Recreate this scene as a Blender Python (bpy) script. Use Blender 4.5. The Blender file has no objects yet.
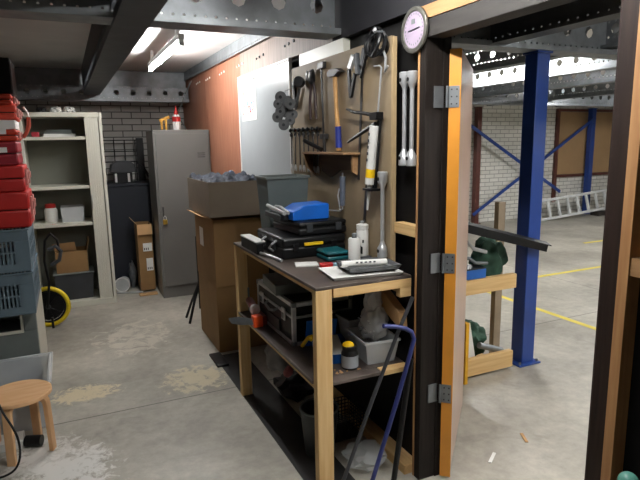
import bpy, bmesh, math, random
from mathutils import Matrix, Vector, noise
random.seed(7)
S = bpy.context.scene
COL = S.collection
PI = math.pi

# ------------------------------------------------------------------ camera
cd = bpy.data.cameras.new('camera'); cam = bpy.data.objects.new('camera', cd); COL.objects.link(cam)
cd.sensor_width = 36; cd.lens = 542.9/640*36; cd.clip_start = .05; cd.clip_end = 100
p, r, y = math.radians(10.262), math.radians(-.975), math.radians(24.853)
F = Vector((math.sin(y)*math.cos(p), math.cos(y)*math.cos(p), -math.sin(p)))
R0 = Vector((math.cos(y), -math.sin(y), 0)); U0 = R0.cross(F)
Rv = R0*math.cos(r)+U0*math.sin(r); Uv = U0*math.cos(r)-R0*math.sin(r)
m = Matrix((Rv, Uv, -F)).transposed().to_4x4(); m.translation = (0, 0, 1.62)
cam.matrix_world = m
S.camera = cam

# ------------------------------------------------------------------ world, exposure
w = bpy.data.worlds.new('world'); S.world = w; w.use_nodes = True
w.node_tree.nodes['Background'].inputs[0].default_value = (.75, .82, 1, 1)
w.node_tree.nodes['Background'].inputs[1].default_value = .12
S.view_settings.view_transform = 'Standard'; S.view_settings.look = 'None'
S.view_settings.gamma = 1; S.view_settings.use_curve_mapping = False
S.view_settings.exposure = 0.0
TUBE_FRONT, TUBE_BACK, TUBE_HALL = 235, 195, 420

# ------------------------------------------------------------------ materials
MATS = {}
def lin(c): return tuple((v/12.92 if v <= .04045 else ((v+.055)/1.055)**2.4) for v in c)
def rgb(h): return lin(tuple(int(h[i:i+2], 16)/255 for i in (0, 2, 4)))
def mat(name, col, rough=.6, metal=0, var=.12, scale=8, stretch=(1, 1, 1), bump=0, col2=None, trans=0, alpha=1, emit=0, spec=.5, detail=4, coat=0):
    if name in MATS: return MATS[name]
    m = bpy.data.materials.new(name); m.use_nodes = True; N = m.node_tree.nodes; L = m.node_tree.links
    b = N['Principled BSDF']; c = rgb(col)
    tc = N.new('ShaderNodeTexCoord'); mp = N.new('ShaderNodeMapping'); mp.inputs['Scale'].default_value = stretch
    nz = N.new('ShaderNodeTexNoise'); nz.inputs['Scale'].default_value = scale; nz.inputs['Detail'].default_value = detail
    L.new(tc.outputs['Object'], mp.inputs[0]); L.new(mp.outputs[0], nz.inputs['Vector'])
    rp = N.new('ShaderNodeValToRGB')
    c2 = rgb(col2) if col2 else tuple(v*(1+var) for v in c); c1 = c if col2 else tuple(v*(1-var) for v in c)
    rp.color_ramp.elements[0].position = .35; rp.color_ramp.elements[1].position = .65
    rp.color_ramp.elements[0].color = (*c1, 1); rp.color_ramp.elements[1].color = (*c2, 1)
    L.new(nz.outputs['Fac'], rp.inputs[0]); L.new(rp.outputs[0], b.inputs['Base Color'])
    b.inputs['Roughness'].default_value = rough; b.inputs['Metallic'].default_value = metal
    b.inputs['Specular IOR Level'].default_value = spec
    if coat: b.inputs['Coat Weight'].default_value = coat
    if trans: b.inputs['Transmission Weight'].default_value = trans; b.inputs['IOR'].default_value = 1.15
    if alpha < 1: b.inputs['Alpha'].default_value = alpha
    if emit:
        b.inputs['Emission Color'].default_value = (1, .992, .975, 1); b.inputs['Emission Strength'].default_value = emit
    if bump:
        bp = N.new('ShaderNodeBump'); bp.inputs['Strength'].default_value = bump; bp.inputs['Distance'].default_value = .01
        L.new(nz.outputs['Fac'], bp.inputs['Height']); L.new(bp.outputs[0], b.inputs['Normal'])
    MATS[name] = m; return m
def wood(name, col, col2, axis=2, rough=.65, scale=6, spec=.4):
    st = [9, 9, 9]; st[axis] = .6
    return mat(name, col, rough, col2=col2, scale=scale, stretch=st, bump=.08, spec=spec)

def brick_mat(name, c1, c2, mortar, bw, rh):
    m = bpy.data.materials.new(name); m.use_nodes = True; N = m.node_tree.nodes; L = m.node_tree.links
    b = N['Principled BSDF']; b.inputs['Roughness'].default_value = .85
    tc = N.new('ShaderNodeTexCoord'); sx = N.new('ShaderNodeSeparateXYZ'); cx = N.new('ShaderNodeCombineXYZ')
    L.new(tc.outputs['Object'], sx.inputs[0]); L.new(sx.outputs[0], cx.inputs[0]); L.new(sx.outputs[2], cx.inputs[1])
    br = N.new('ShaderNodeTexBrick'); L.new(cx.outputs[0], br.inputs['Vector'])
    br.inputs['Color1'].default_value = (*rgb(c1), 1); br.inputs['Color2'].default_value = (*rgb(c2), 1)
    br.inputs['Mortar'].default_value = (*rgb(mortar), 1); br.inputs['Scale'].default_value = 1
    br.inputs['Mortar Size'].default_value = .0065; br.inputs['Brick Width'].default_value = bw; br.inputs['Row Height'].default_value = rh
    br.inputs['Mortar Smooth'].default_value = .2
    L.new(br.outputs['Color'], b.inputs['Base Color'])
    bp = N.new('ShaderNodeBump'); bp.inputs['Strength'].default_value = .5; bp.inputs['Distance'].default_value = .006; bp.invert = True
    L.new(br.outputs['Fac'], bp.inputs['Height']); L.new(bp.outputs[0], b.inputs['Normal'])
    return m

def floor_mat():
    m = bpy.data.materials.new('polished_concrete'); m.use_nodes = True; N = m.node_tree.nodes; L = m.node_tree.links
    b = N['Principled BSDF']
    tc = N.new('ShaderNodeTexCoord'); V = tc.outputs['Object']
    def nz(sc, det=5, rgh=.6, dist=0):
        n = N.new('ShaderNodeTexNoise'); n.inputs['Scale'].default_value = sc; n.inputs['Detail'].default_value = det
        n.inputs['Roughness'].default_value = rgh; n.inputs['Distortion'].default_value = dist; L.new(V, n.inputs['Vector']); return n.outputs['Fac']
    def ramp(f, a, bb, ca, cb):
        r = N.new('ShaderNodeValToRGB'); r.color_ramp.elements[0].position = a; r.color_ramp.elements[1].position = bb
        r.color_ramp.elements[0].color = (*ca, 1); r.color_ramp.elements[1].color = (*cb, 1); L.new(f, r.inputs[0]); return r.outputs[0]
    def mix(f, a, bb):
        x = N.new('ShaderNodeMix'); x.data_type = 'RGBA'; L.new(f, x.inputs[0])
        for s, v in ((6, a), (7, bb)):
            if isinstance(v, tuple): x.inputs[s].default_value = (*v, 1)
            else: L.new(v, x.inputs[s])
        return x.outputs[2]
    def math_(op, a, bb=None, c=None):
        x = N.new('ShaderNodeMath'); x.operation = op
        for i, v in enumerate((a, bb, c)):
            if v is None: continue
            if isinstance(v, (int, float)): x.inputs[i].default_value = v
            else: L.new(v, x.inputs[i])
        return x.outputs[0]
    base = ramp(nz(1.1, 8, .6, .3), .32, .68, rgb('928e85'), rgb('c0bcb1'))
    fine = ramp(nz(14, 6, .7), .3, .75, (.74, .74, .73), (1.08, 1.07, 1.05))
    x = N.new('ShaderNodeMix'); x.data_type = 'RGBA'; x.blend_type = 'MULTIPLY'; x.inputs[0].default_value = 1
    L.new(base, x.inputs[6]); L.new(fine, x.inputs[7]); c = x.outputs[2]
    # dark wear marks
    c = mix(ramp(nz(2.6, 7, .65, .8), .58, .74, (0, 0, 0), (.5, .5, .5)), c, rgb('6d6a62'))
    c = mix(ramp(nz(9, 8, .75, 1.5), .66, .72, (0, 0, 0), (.55, .55, .55)), c, rgb('5a564e'))
    # saw-cut joints
    sp = N.new('ShaderNodeSeparateXYZ'); L.new(V, sp.inputs[0]); X, Y = sp.outputs[0], sp.outputs[1]
    def joint(c, A, at, wd=.0045):
        d = math_('ABSOLUTE', math_('SUBTRACT', A, at)); return mix(math_('LESS_THAN', d, wd), c, rgb('5c5952'))
    c = joint(c, Y, 3.36); c = joint(c, X, 5.1)
    # patches: sawdust by the stool, spilled white powder, pale dust
    def patch(c, cx, cy, rx, ry, col, thr, sc, amt=.9, seed=0):
        dx = math_('DIVIDE', math_('SUBTRACT', X, cx), rx); dy = math_('DIVIDE', math_('SUBTRACT', Y, cy), ry)
        d = math_('ADD', math_('MULTIPLY', dx, dx), math_('MULTIPLY', dy, dy))
        k = math_('SUBTRACT', 1.0, d); k = math_('MULTIPLY', math_('MAXIMUM', k, 0.0), 1.0)
        q = math_('ADD', k, math_('MULTIPLY', nz(sc, 7, .75, .6), 3.4))
        inside = math_('MULTIPLY', math_('GREATER_THAN', k, 0.0), math_('SMOOTH_MIN', math_('MULTIPLY', math_('MAXIMUM', math_('SUBTRACT', q, thr), 0.0), 2.2), amt, .05))
        return mix(inside, c, col)
    c = patch(c, -.12, 2.80, .34, .36, rgb('e8e7e3'), 2.22, 13, .75)
    c = patch(c, -.25, 3.0, .30, .32, rgb('dcdad5'), 2.2, 18, .6)
    c = patch(c, -.02, 3.72, .30, .17, rgb('e0d2ae'), 2.1, 16, .75)
    c = patch(c, .70, 3.62, .30, .30, rgb('d8cba8'), 2.2, 14, .6)
    c = patch(c, .40, 4.7, .55, .8, rgb('d2ccbc'), 2.45, 7, .5)
    L.new(c, b.inputs['Base Color'])
    L.new(ramp(nz(3, 5), .3, .7, (.32, .32, .32), (.55, .55, .55)), b.inputs['Roughness'])
    b.inputs['Specular IOR Level'].default_value = .45
    bp = N.new('ShaderNodeBump'); bp.inputs['Strength'].default_value = .06; bp.inputs['Distance'].default_value = .01
    L.new(nz(20, 5), bp.inputs['Height']); L.new(bp.outputs[0], b.inputs['Normal'])
    return m

M_floor = floor_mat()
M_brick = brick_mat('grey_brick', 'b3b2ae', 'c0bfbb', '62625f', .225, .0745)
M_brickw = brick_mat('white_brick', 'e6e4dd', 'd8d6ce', '98968f', .225, .078)
M_ceil = mat('ceiling_board', 'cccac8', .5, var=.06, scale=3)
M_galv = mat('galvanised_steel', '7e8285', .45, .65, var=.14, scale=12)
M_galvd = mat('dull_steel_joist', '4c4f54', .5, .5, var=.14, scale=9)
M_brown = wood('brown_wall_panel', '8a5842', '996851', 2, .5)
M_greyw = wood('greyed_wall_panel', '78675d', '8a786e', 2, .55)
M_black = mat('black_sheet', '131212', .6, var=.25, scale=5, spec=.15)
M_blackp = mat('dark_sheet_panel', '262629', .7, var=.12, scale=3, spec=.2)
M_hard = mat('hardboard', '7f6f57', .6, col2='907e63', scale=5, bump=.05)
M_pine = wood('pine_z', 'cfa870', 'dcbb86', 2); M_piney = wood('pine_y', 'cba56e', 'dab882', 1); M_pinex = wood('pine_x', 'cba56e', 'dab882', 0)
M_stud = wood('raw_stud', '9c7047', 'b08557', 2); M_study = wood('raw_stud_y', '8f6c48', 'a17c55', 1)
M_jamb = wood('dark_painted_jamb', '1a1614', '25201d', 2, .6, spec=.12); M_jamby = wood('dark_painted_header', '2b2928', '343230', 1, .6, spec=.2)
M_jambr = wood('dark_brown_jamb', '221916', '2c211c', 2, .6, spec=.15)
M_orange = mat('orange_door_edge', 'd08a2c', .45, var=.08, scale=6)
M_leaf = wood('door_leaf_face', 'a58b77', 'b3998a', 2, .3)
M_blue = mat('blue_painted_steel', '213f86', .35, var=.1, scale=4)
M_steel = mat('chrome_tool_steel', 'c2c4c6', .3, .55, var=.1, scale=20)
M_dsteel = mat('dark_tool_steel', '3c3b3b', .45, .5, var=.2, scale=20)
M_blk = mat('black_plastic', '0c0d0f', .42, var=.2, scale=10, spec=.35)
M_dgrey = mat('dark_grey_plastic', '33363a', .5, var=.15)
M_grey = mat('grey_plastic', '6c7371', .5, var=.08)
M_cream = mat('cream_enamel', 'c6c5b8', .4, var=.04, scale=3)
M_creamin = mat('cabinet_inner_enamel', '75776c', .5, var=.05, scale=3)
M_locker = mat('locker_enamel', '62625f', .42, var=.05, scale=3)
M_card = mat('cardboard', '8a6a42', .8, var=.06, scale=6); M_cardg = mat('greyed_cardboard', '75695a', .8, var=.08, scale=4)
M_cardl = mat('light_cardboard', 'b58f62', .8, var=.06, scale=6)
M_red = mat('red_case_plastic', 'b01f1b', .45, var=.08); M_dred = mat('dark_red_case_plastic', '8e1526', .45, var=.08)
M_ored = mat('orange_red_case_plastic', 'c33a22', .45, var=.08)
M_crate = mat('blue_grey_crate', '5a6c77', .5, var=.08)
M_white = mat('white_plastic', 'd8d8d4', .45, var=.03); M_paper = mat('paper', 'e2e2de', .7, var=.03)
M_bench = mat('worn_dark_benchtop', '3f3733', .38, col2='574d46', scale=7, bump=.05)
M_clear = mat('clear_plastic', 'eef2f3', .25, var=.03, alpha=.34)
M_milky = mat('milky_plastic', 'e4e8ea', .3, var=.04, alpha=.42)
M_navy = mat('dark_navy_surface', '0e1420', .55, var=.1)
M_bcase = mat('bright_blue_case', '1463c4', .4, var=.06)
M_teal = mat('dark_teal_plastic', '0f4f56', .4, var=.08)
M_yel = mat('yellow_plastic', 'f0c419', .45, var=.05)
M_birch = mat('birch_ply', 'd0a172', .5, col2='dab084', scale=8, stretch=(1, 6, 1))
M_denim = mat('dark_blue_grey_cloth', '30353f', .9, var=.35, scale=14, bump=.3)
M_green = mat('dark_green_cloth', '2a4a3a', .8, var=.3, scale=10, bump=.3)

# ------------------------------------------------------------------ geometry helpers
FR = {}
class MB:
    def __init__(s, M=None): s.b = bmesh.new(); s.M = M or Matrix()
    def v(s, pts): return [s.b.verts.new(s.M @ Vector(q)) for q in pts]
    def f(s, vs):
        try: s.b.faces.new(vs)
        except ValueError: pass
    def box(s, x0, x1, y0, y1, z0, z1, M=None):
        pts = [(x, y_, z) for x in (x0, x1) for y_ in (y0, y1) for z in (z0, z1)]
        if M is not None: pts = [M @ Vector(q) for q in pts]
        a = s.v(pts)
        for q in ((0, 1, 3, 2), (4, 6, 7, 5), (0, 4, 5, 1), (2, 3, 7, 6), (0, 2, 6, 4), (1, 5, 7, 3)): s.f([a[i] for i in q])
        return s
    def frustum(s, x0, x1, y0, y1, z0, z1, ins, insy=None):   # wider at the top
        insy = ins if insy is None else insy
        a = s.v([(x0+ins, y0+insy, z0), (x1-ins, y0+insy, z0), (x1-ins, y1-insy, z0), (x0+ins, y1-insy, z0), (x0, y0, z1), (x1, y0, z1), (x1, y1, z1), (x0, y1, z1)])
        for q in ((3, 2, 1, 0), (4, 5, 6, 7), (0, 1, 5, 4), (1, 2, 6, 5), (2, 3, 7, 6), (3, 0, 4, 7)): s.f([a[i] for i in q])
        return s
    def tub(s, x0, x1, y0, y1, z0, z1, ins=.02, t=.004, insy=None):   # open tray with sloping sides
        insy = ins if insy is None else insy
        def ring(i, j, z, k): return s.v([(x0+i+k, y0+j+k, z), (x1-i-k, y0+j+k, z), (x1-i-k, y1-j-k, z), (x0+i+k, y1-j-k, z)])
        A = ring(ins, insy, z0, 0); B = ring(0, 0, z1, 0); Cc = ring(0, 0, z1, t); D = ring(ins, insy, z0+t, t)
        for P_, Q in ((A, B), (B, Cc), (Cc, D)):
            for i in range(4): s.f([P_[i], P_[(i+1) % 4], Q[(i+1) % 4], Q[i]])
        s.f(A[::-1]); s.f(D); return s
    def cyl(s, a, b_, r0, r1=None, n=16, cap=True):
        r1 = r0 if r1 is None else r1; a, b_ = Vector(a), Vector(b_); d = (b_-a).normalized()
        u = d.orthogonal().normalized(); w_ = d.cross(u)
        A = s.v([a+(u*math.cos(t)+w_*math.sin(t))*r0 for t in (2*PI*i/n for i in range(n))])
        B = s.v([b_+(u*math.cos(t)+w_*math.sin(t))*r1 for t in (2*PI*i/n for i in range(n))])
        for i in range(n): s.f([A[i], A[(i+1) % n], B[(i+1) % n], B[i]])
        if cap: s.f(A[::-1]); s.f(B)
        return s
    def lathe(s, c, prof, n=20, axis=(0, 0, 1)):   # prof: (radius, height) from the base up
        c = Vector(c); d = Vector(axis).normalized(); u = d.orthogonal().normalized(); w_ = d.cross(u); prev = None
        for (rr, h) in prof:
            ring = s.v([c+d*h+(u*math.cos(t)+w_*math.sin(t))*max(rr, 1e-4) for t in (2*PI*i/n for i in range(n))])
            if prev:
                for i in range(n): s.f([prev[i], prev[(i+1) % n], ring[(i+1) % n], ring[i]])
            else: s.f(ring[::-1])
            prev = ring
        s.f(prev); return s
    def tube(s, pts, rad, n=8, closed=False):
        P_ = [Vector(q) for q in pts]; N_ = len(P_); rings = []; u = None
        for i, q in enumerate(P_):
            if closed: d = (P_[(i+1) % N_]-P_[i-1]).normalized()
            else: d = (P_[min(i+1, N_-1)]-P_[max(i-1, 0)]).normalized()
            u = d.orthogonal().normalized() if u is None else (u-d*u.dot(d)).normalized()
            w_ = d.cross(u); rr = rad[i] if isinstance(rad, (list, tuple)) else rad
            rings.append(s.v([q+(u*math.cos(t)+w_*math.sin(t))*rr for t in (2*PI*k/n for k in range(n))]))
        for i in range(N_ if closed else N_-1):
            A, B = rings[i], rings[(i+1) % N_]
            for k in range(n): s.f([A[k], A[(k+1) % n], B[(k+1) % n], B[k]])
        if not closed: s.f(rings[0][::-1]); s.f(rings[-1])
        return s
    def torus(s, c, axis, R_, r_, n=32, k=10):
        c = Vector(c); d = Vector(axis).normalized(); u = d.orthogonal().normalized(); w_ = d.cross(u)
        return s.tube([c+(u*math.cos(t)+w_*math.sin(t))*R_ for t in (2*PI*i/n for i in range(n))], r_, k, True)
    def prism(s, poly, off):   # poly: 3-D outline, off: extrusion vector
        A = s.v(poly); off = Vector(off); B = s.v([Vector(q)+off for q in poly]); n = len(A)
        s.f(A[::-1]); s.f(B)
        for i in range(n): s.f([A[i], A[(i+1) % n], B[(i+1) % n], B[i]])
        return s
    def blob(s, c, rad, amp=.2, fr=6, seed=0, sub=3, flat=None):
        t = bmesh.new(); bmesh.ops.create_icosphere(t, subdivisions=sub, radius=1); mp = {}
        for q in t.verts:
            k = 1+amp*noise.noise(q.co*fr*.35+Vector((seed*3.1, seed, 0)))*2
            x = Vector((q.co.x*rad[0]*k, q.co.y*rad[1]*k, q.co.z*rad[2]*k))+Vector(c)
            if flat is not None and x.z < flat: x.z = flat
            mp[q] = s.b.verts.new(s.M @ x)
        for fc in t.faces: s.f([mp[q] for q in fc.verts])
        t.free(); return s
    def sheet(s, x0, x1, y0, y1, fn, nx=24, ny=24):
        g = [[s.b.verts.new(s.M @ Vector((x0+(x1-x0)*i/nx, y0+(y1-y0)*j/ny, fn(i/nx, j/ny)))) for j in range(ny+1)] for i in range(nx+1)]
        for i in range(nx):
            for j in range(ny): s.f([g[i][j], g[i+1][j], g[i+1][j+1], g[i][j+1]])
        return s
    def perf(s, o, u, v, length, rows):   # punched sheet: rows = (v0, v1, pitch, radius, sides)
        o, u, v = Vector(o), Vector(u), Vector(v)
        for (v0, v1, pitch, rad, ns) in rows:
            if not pitch:
                a = s.v([o+v*v0, o+u*length+v*v0, o+u*length+v*v1, o+v*v1]); s.f(a); continue
            n = max(1, int(length/pitch)); pw = length/n
            for i in range(n):
                c = o+u*(pw*(i+.5))+v*((v0+v1)/2); hw, hh = pw/2, (v1-v0)/2
                out = []; inn = []; K = 8
                for k in range(K):
                    t = 2*PI*k/K; cx, cy = math.cos(t), math.sin(t)
                    mx = max(abs(cx), abs(cy)); out.append(c+u*(cx/mx*hw)+v*(cy/mx*hh))
                    if ns == 6: rx, ry = rad*cx, rad*cy*(1.0 if abs(cy) > .9 else .95)
                    else: rx, ry = rad*cx, rad*cy*(ns if isinstance(ns, float) else 1)
                    inn.append(c+u*rx+v*ry)
                A, B = s.v(out), s.v(inn)
                for k in range(K): s.f([A[k], A[(k+1) % K], B[(k+1) % K], B[k]])
        return s
    def build(s, name, material, parent=None, bev=0, smooth=True, solid=0, sub=0, local=False, kind=None):
        bmesh.ops.recalc_face_normals(s.b, faces=s.b.faces) if not solid else None
        me = bpy.data.meshes.new(name)
        if parent is not None and not local: s.b.transform(FR[parent].inverted())
        o = bpy.data.objects.new(name, me)
        if parent is None:
            co = [q.co for q in s.b.verts]
            c = Vector(((min(q.x for q in co)+max(q.x for q in co))/2, (min(q.y for q in co)+max(q.y for q in co))/2, min(q.z for q in co)))
            if kind: c = Vector((0, 0, 0))
            s.b.transform(Matrix.Translation(-c)); o.location = c; FR[o] = Matrix.Translation(c)
        else: o.parent = parent; FR[o] = FR[parent]
        s.b.to_mesh(me); s.b.free(); me.materials.append(material if not isinstance(material, str) else MATS[material])
        COL.objects.link(o)
        if kind: o['kind'] = kind
        if solid: q = o.modifiers.new('t', 'SOLIDIFY'); q.thickness = solid; q.offset = 0
        if bev: q = o.modifiers.new('b', 'BEVEL'); q.width = bev; q.segments = 2; q.limit_method = 'ANGLE'; q.angle_limit = .6
        if sub: q = o.modifiers.new('s', 'SUBSURF'); q.levels = sub; q.render_levels = sub
        if smooth:
            for pl in me.polygons: pl.use_smooth = True
            if not sub:
                try: me.set_sharp_from_angle(angle=math.radians(38))
                except Exception: pass
        return o
def tag(o, label, cat, group=None, kind=None):
    o['label'] = label; o['category'] = cat
    if group: o['group'] = group
    if kind: o['kind'] = kind
    return o
def thing(name, loc, label, cat, group=None, rz=0):
    o = bpy.data.objects.new(name, None); COL.objects.link(o); o.location = loc; o.rotation_euler = (0, 0, rz)
    o.empty_display_size = .05; FR[o] = Matrix.Translation(loc) @ Matrix.Rotation(rz, 4, 'Z')
    return tag(o, label, cat, group)
def T(x, y_, z=0, rz=0, rx=0, ry=0): return Matrix.Translation((x, y_, z)) @ Matrix.Rotation(rz, 4, 'Z') @ Matrix.Rotation(rx, 4, 'X') @ Matrix.Rotation(ry, 4, 'Y')
def spline(pts, k=6):   # Catmull-Rom through the points
    P_ = [Vector(q) for q in pts]; P_ = [P_[0]*2-P_[1]]+P_+[P_[-1]*2-P_[-2]]; out = []
    for i in range(1, len(P_)-2):
        for j in range(k):
            t = j/k; a, b_, c, d = P_[i-1], P_[i], P_[i+1], P_[i+2]
            out.append(.5*((2*b_)+(c-a)*t+(2*a-5*b_+4*c-d)*t*t+(3*b_-a-3*c+d)*t**3))
    return out+[P_[-2]]
def dup(root, loc, rz=0, label=None, rot=None):
    r_ = root.copy(); COL.objects.link(r_); r_.location = loc; r_.rotation_euler = rot or (0, 0, rz)
    if label: r_['label'] = label
    for ch in list(root.children):
        c = ch.copy(); COL.objects.link(c); c.parent = r_
        for g in list(ch.children):
            d = g.copy(); COL.objects.link(d); d.parent = c
    return r_
def struct(name, mb, m_, **k): return mb.build(name, m_, None, kind='structure', **k)
def X_(*a): return MB().box(*a)

# ------------------------------------------------------------------ setting
WX = 1.42            # room face of the timber partition
struct('floor', X_(-2.8, 14.1, -2.6, 8.5, -.15, 0), M_floor, smooth=False)
struct('ceiling', X_(-2.8, 14.1, -2.6, 8.5, 2.46, 2.56), M_ceil, smooth=False)
struct('wall_back', X_(-2.8, 1.5, 7.1, 7.3, 0, 2.46), M_brick, smooth=False)
struct('wall_left', X_(-2.8, -2.7, -2.5, 7.1, 0, 2.46), M_brick, smooth=False)
struct('wall_front', X_(-2.8, 14.1, -2.6, -2.5, 0, 2.46), M_brickw, smooth=False)
struct('wall_hall_back', X_(1.5, 14.0, 8.3, 8.5, 0, 2.46), M_brickw, smooth=False)
struct('wall_hall_right', X_(14.0, 14.1, -2.5, 8.5, 0, 2.46), M_brickw, smooth=False)
struct('wall_right', MB().box(1.46, 1.50, 2.0, 8.3, 0, 2.46).box(1.46, 1.50, 1.01, 2.0, 2.17, 2.46).box(1.46, 1.50, -2.5, 1.01, 0, 2.46), M_black, smooth=False)
# cladding of the partition
struct('trim_1', MB().box(WX, 1.46, 5.86, 7.1, 0, 2.40).box(WX, 1.46, 4.62, 5.856, 0, 2.40), M_brown, smooth=False)
struct('trim_2', MB().box(WX, 1.46, 2.86, 4.616, 2.17, 2.40), M_greyw, smooth=False)
struct('trim_3', X_(WX, 1.46, 1.0, 2.855, 2.17, 2.44), M_blackp, smooth=False)
struct('trim_4', X_(WX-.002, 1.459, 2.72, 3.33, 2.092, 2.168), M_cream, smooth=False)          # white painted batten above the tool board
mb = MB(); mb.box(1.385, 1.42, 3.0, 7.0, 2.40, 2.46); mb.perf((1.383, 3.0, 2.355), (0, 1, 0), (0, 0, 1), 4.0, [(0, .03, .05, .009, 8), (.03, .045, 0, 0, 0)])
struct('trim_5', mb, M_galv, solid=.003, smooth=False)
# studs, plates, cross pieces
struct('trim_6', X_(1.412, 1.458, 2.005, 2.018, 0, 2.17), M_stud, smooth=False)
struct('trim_7', X_(1.41, 1.459, 2.02, 2.19, 1.185, 1.235), M_piney, smooth=False)
struct('trim_8', MB().box(1.375, 1.459, 2.03, 3.3, 0, .05), M_piney, smooth=False, bev=.003)
struct('trim_9', X_(1.41, 1.459, 1.0, 2.004, 2.115, 2.168), M_study, smooth=False)
struct('trim_10', MB().box(1.405, 1.459, .98, 1.012, 0, 2.114), M_stud, smooth=False)
struct('trim_11', X_(1.41, 1.459, .3, .978, 1.235, 1.285), M_study, smooth=False)
# toolboard, one sheet with a light edge strip
struct('trim_12', MB().box(1.40, 1.415, 2.21, 3.42, .95, 2.09), M_hard, smooth=False)
struct('trim_13', MB().box(1.399, 1.42, 2.195, 2.209, .95, 2.085), mat('board_edge', 'a08a66', .7), smooth=False)
# door frame and leaf
mb = MB().box(1.412, 1.54, 1.962, 2.004, 0, 2.112).box(1.50, 1.54, 1.955, 1.9615, 0, 2.05); struct('door_1', mb, M_jamb, bev=.003, smooth=False)
struct('trim_14', MB().box(1.412, 1.50, 1.07, 1.961, 2.04, 2.112), M_jamby, bev=.003, smooth=False)
struct('trim_15', MB().box(1.412, 1.56, 1.014, 1.07, 0, 2.112).box(1.44, 1.56, 1.07, 1.095, 0, 2.0), M_jambr, bev=.003, smooth=False)
DM = T(1.521, 1.942, 0, -math.radians(44))     # local +Y runs along the open leaf
dl = MB(DM).box(.004, .046, .004, .80, .01, 2.0).build('door_2', M_leaf, kind='structure', bev=.002)
de = MB(DM).box(0, .05, -.004, .004, .01, 1.995).build('door_edge', M_orange, dl); de['label'] = 'orange painted door edge'
for z in (.44, 1.07, 1.80):
    h = MB(DM).box(.0, .044, -.007, -.003, z-.045, z+.045).cyl((-.006, -.012, z-.045), (-.006, -.012, z+.045), .006, n=10).build('hinge', M_galv, dl)
    MB().box(1.455, 1.507, 1.955, 1.9605, z-.045, z+.045).build('hinge_leaf', M_galv, dl)
    g = MB(DM)
    for dz in (-.03, 0, .03):
        for xx in (.012, .034): g.cyl((xx, -.006, z+dz), (xx, -.0105, z+dz), .0035, n=8)
    g.build('screw', M_dsteel, h, kind=None)['kind'] = 'stuff'

# beams ---------------------------------------------------------------------
def girder(x0, x1, yy, zb, name_, low=False):
    L_ = x1-x0; mb = MB()
    if low:
        mb.perf((x0, yy+.03, zb+.028), (1, 0, 0), (0, 0, 1), L_, [(0, .02, .05, .004, 8), (.02, .115, .175, .030, 6), (.115, .135, .05, .004, 8)])
        for a, b_ in (((yy+.03, zb+.163), (yy+.16, zb+.163)), ((yy+.16, zb+.163), (yy+.16, 2.455))): mb.f(mb.v([(x0, *a), (x1, *a), (x1, *b_), (x0, *b_)]))
    else: mb.perf((x0, yy+.075, zb+.035), (1, 0, 0), (0, 0, 1), L_, [(0, .03, .052, .0065, 8), (.03, .055, 0, 0, 0), (.055, .175, .21, .040, 6), (.175, .255, 0, 0, 0)])
    for a, b_ in (((yy+(.03 if low else .075), zb+(.028 if low else .035)), (yy+.02, zb+.028)), ((yy+.02, zb+.028), (yy, zb+.028)), ((yy, zb+.028), (yy, zb)), ((yy, zb), (yy+.17, zb)), ((yy+.17, zb), (yy+.17, zb+.02))):
        q = mb.v([(x0, *a), (x1, *a), (x1, *b_), (x0, *b_)]); mb.f(q)
    return struct(name_, mb, M_galv, solid=.004, smooth=False)
girder(-2.7, 1.405, 2.72, 2.185, 'trim_16')
girder(-2.7, 1.40, 6.62, 2.105, 'trim_17', True)
girder(1.57, 13.9, 2.72, 2.185, 'trim_18')
girder(1.57, 13.9, 6.62, 2.14, 'trim_19')
def joist(x0, x1, y0, y1, zb, name_, m_, slots=False, top=2.455, small=False):
    mb = MB(); L_ = y1-y0
    H = top-zb
    rows = [(0, .035, 0, 0, 0), (.03, .10, .045, .013, 2.2), (.085, H, 0, 0, 0)] if slots else \
        [(0, .03, .05, .0085, 8), (.03, .06, 0, 0, 0), (.06, .085, .05, .0085, 8), (.085, .165, .20, .035, 6), (.165, .19, .05, .0085, 8), (.19, H, 0, 0, 0)]
    if small: rows = [(0, .02, 0, 0, 0), (.02, .05, .06, .0065, 8), (.05, .12, 0, 0, 0), (.12, .15, .12, .0065, 8), (.15, H, 0, 0, 0)]
    mb.perf((x0, y0, zb), (0, 1, 0), (0, 0, 1), L_, rows)
    if not slots:
        q = mb.v([(x0-.05, y0, zb), (x0-.05, y1, zb), (x0, y1, zb), (x0, y0, zb)]); mb.f(q)
        q = mb.v([(x0-.05, y0, zb), (x0-.05, y1, zb), (x0-.05, y1, zb+.02), (x0-.05, y0, zb+.02)]); mb.f(q)
    q = mb.v([(x0, y0, zb), (x0, y1, zb), (x1, y1, zb), (x1, y0, zb)]); mb.f(q)
    q = mb.v([(x1, y0, zb), (x1, y1, zb), (x1, y1, zb+.03), (x1, y0, zb+.03)]); mb.f(q)
    q = mb.v([(x1, y0, top), (x1, y1, top), (x1, y1, zb+.20 if slots else zb+.03), (x1, y0, zb+.20 if slots else zb+.03)])
    if slots: mb.f(q)
    return struct(name_, mb, m_, solid=.003, smooth=False)
joist(.26, .42, -2.4, 6.7, 2.17, 'trim_20', M_galvd, True)
joist(-2.0, -1.84, -2.4, 6.7, 2.17, 'trim_21', M_galvd, True)
for i, x in enumerate((2.50, 3.55, 4.6, 5.75, 7.4, 9.2, 11.2)):
    joist(x, x+.07, -2.4, 8.25, 2.235 if i else 2.20, 'trim_%d' % (22+i), mat('backlit_shade_joist', '3e4246', .5, .5) if i == 0 else M_galv, small=i == 0)  # nearest joist is lit from behind; its shade is put into a darker colour
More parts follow.
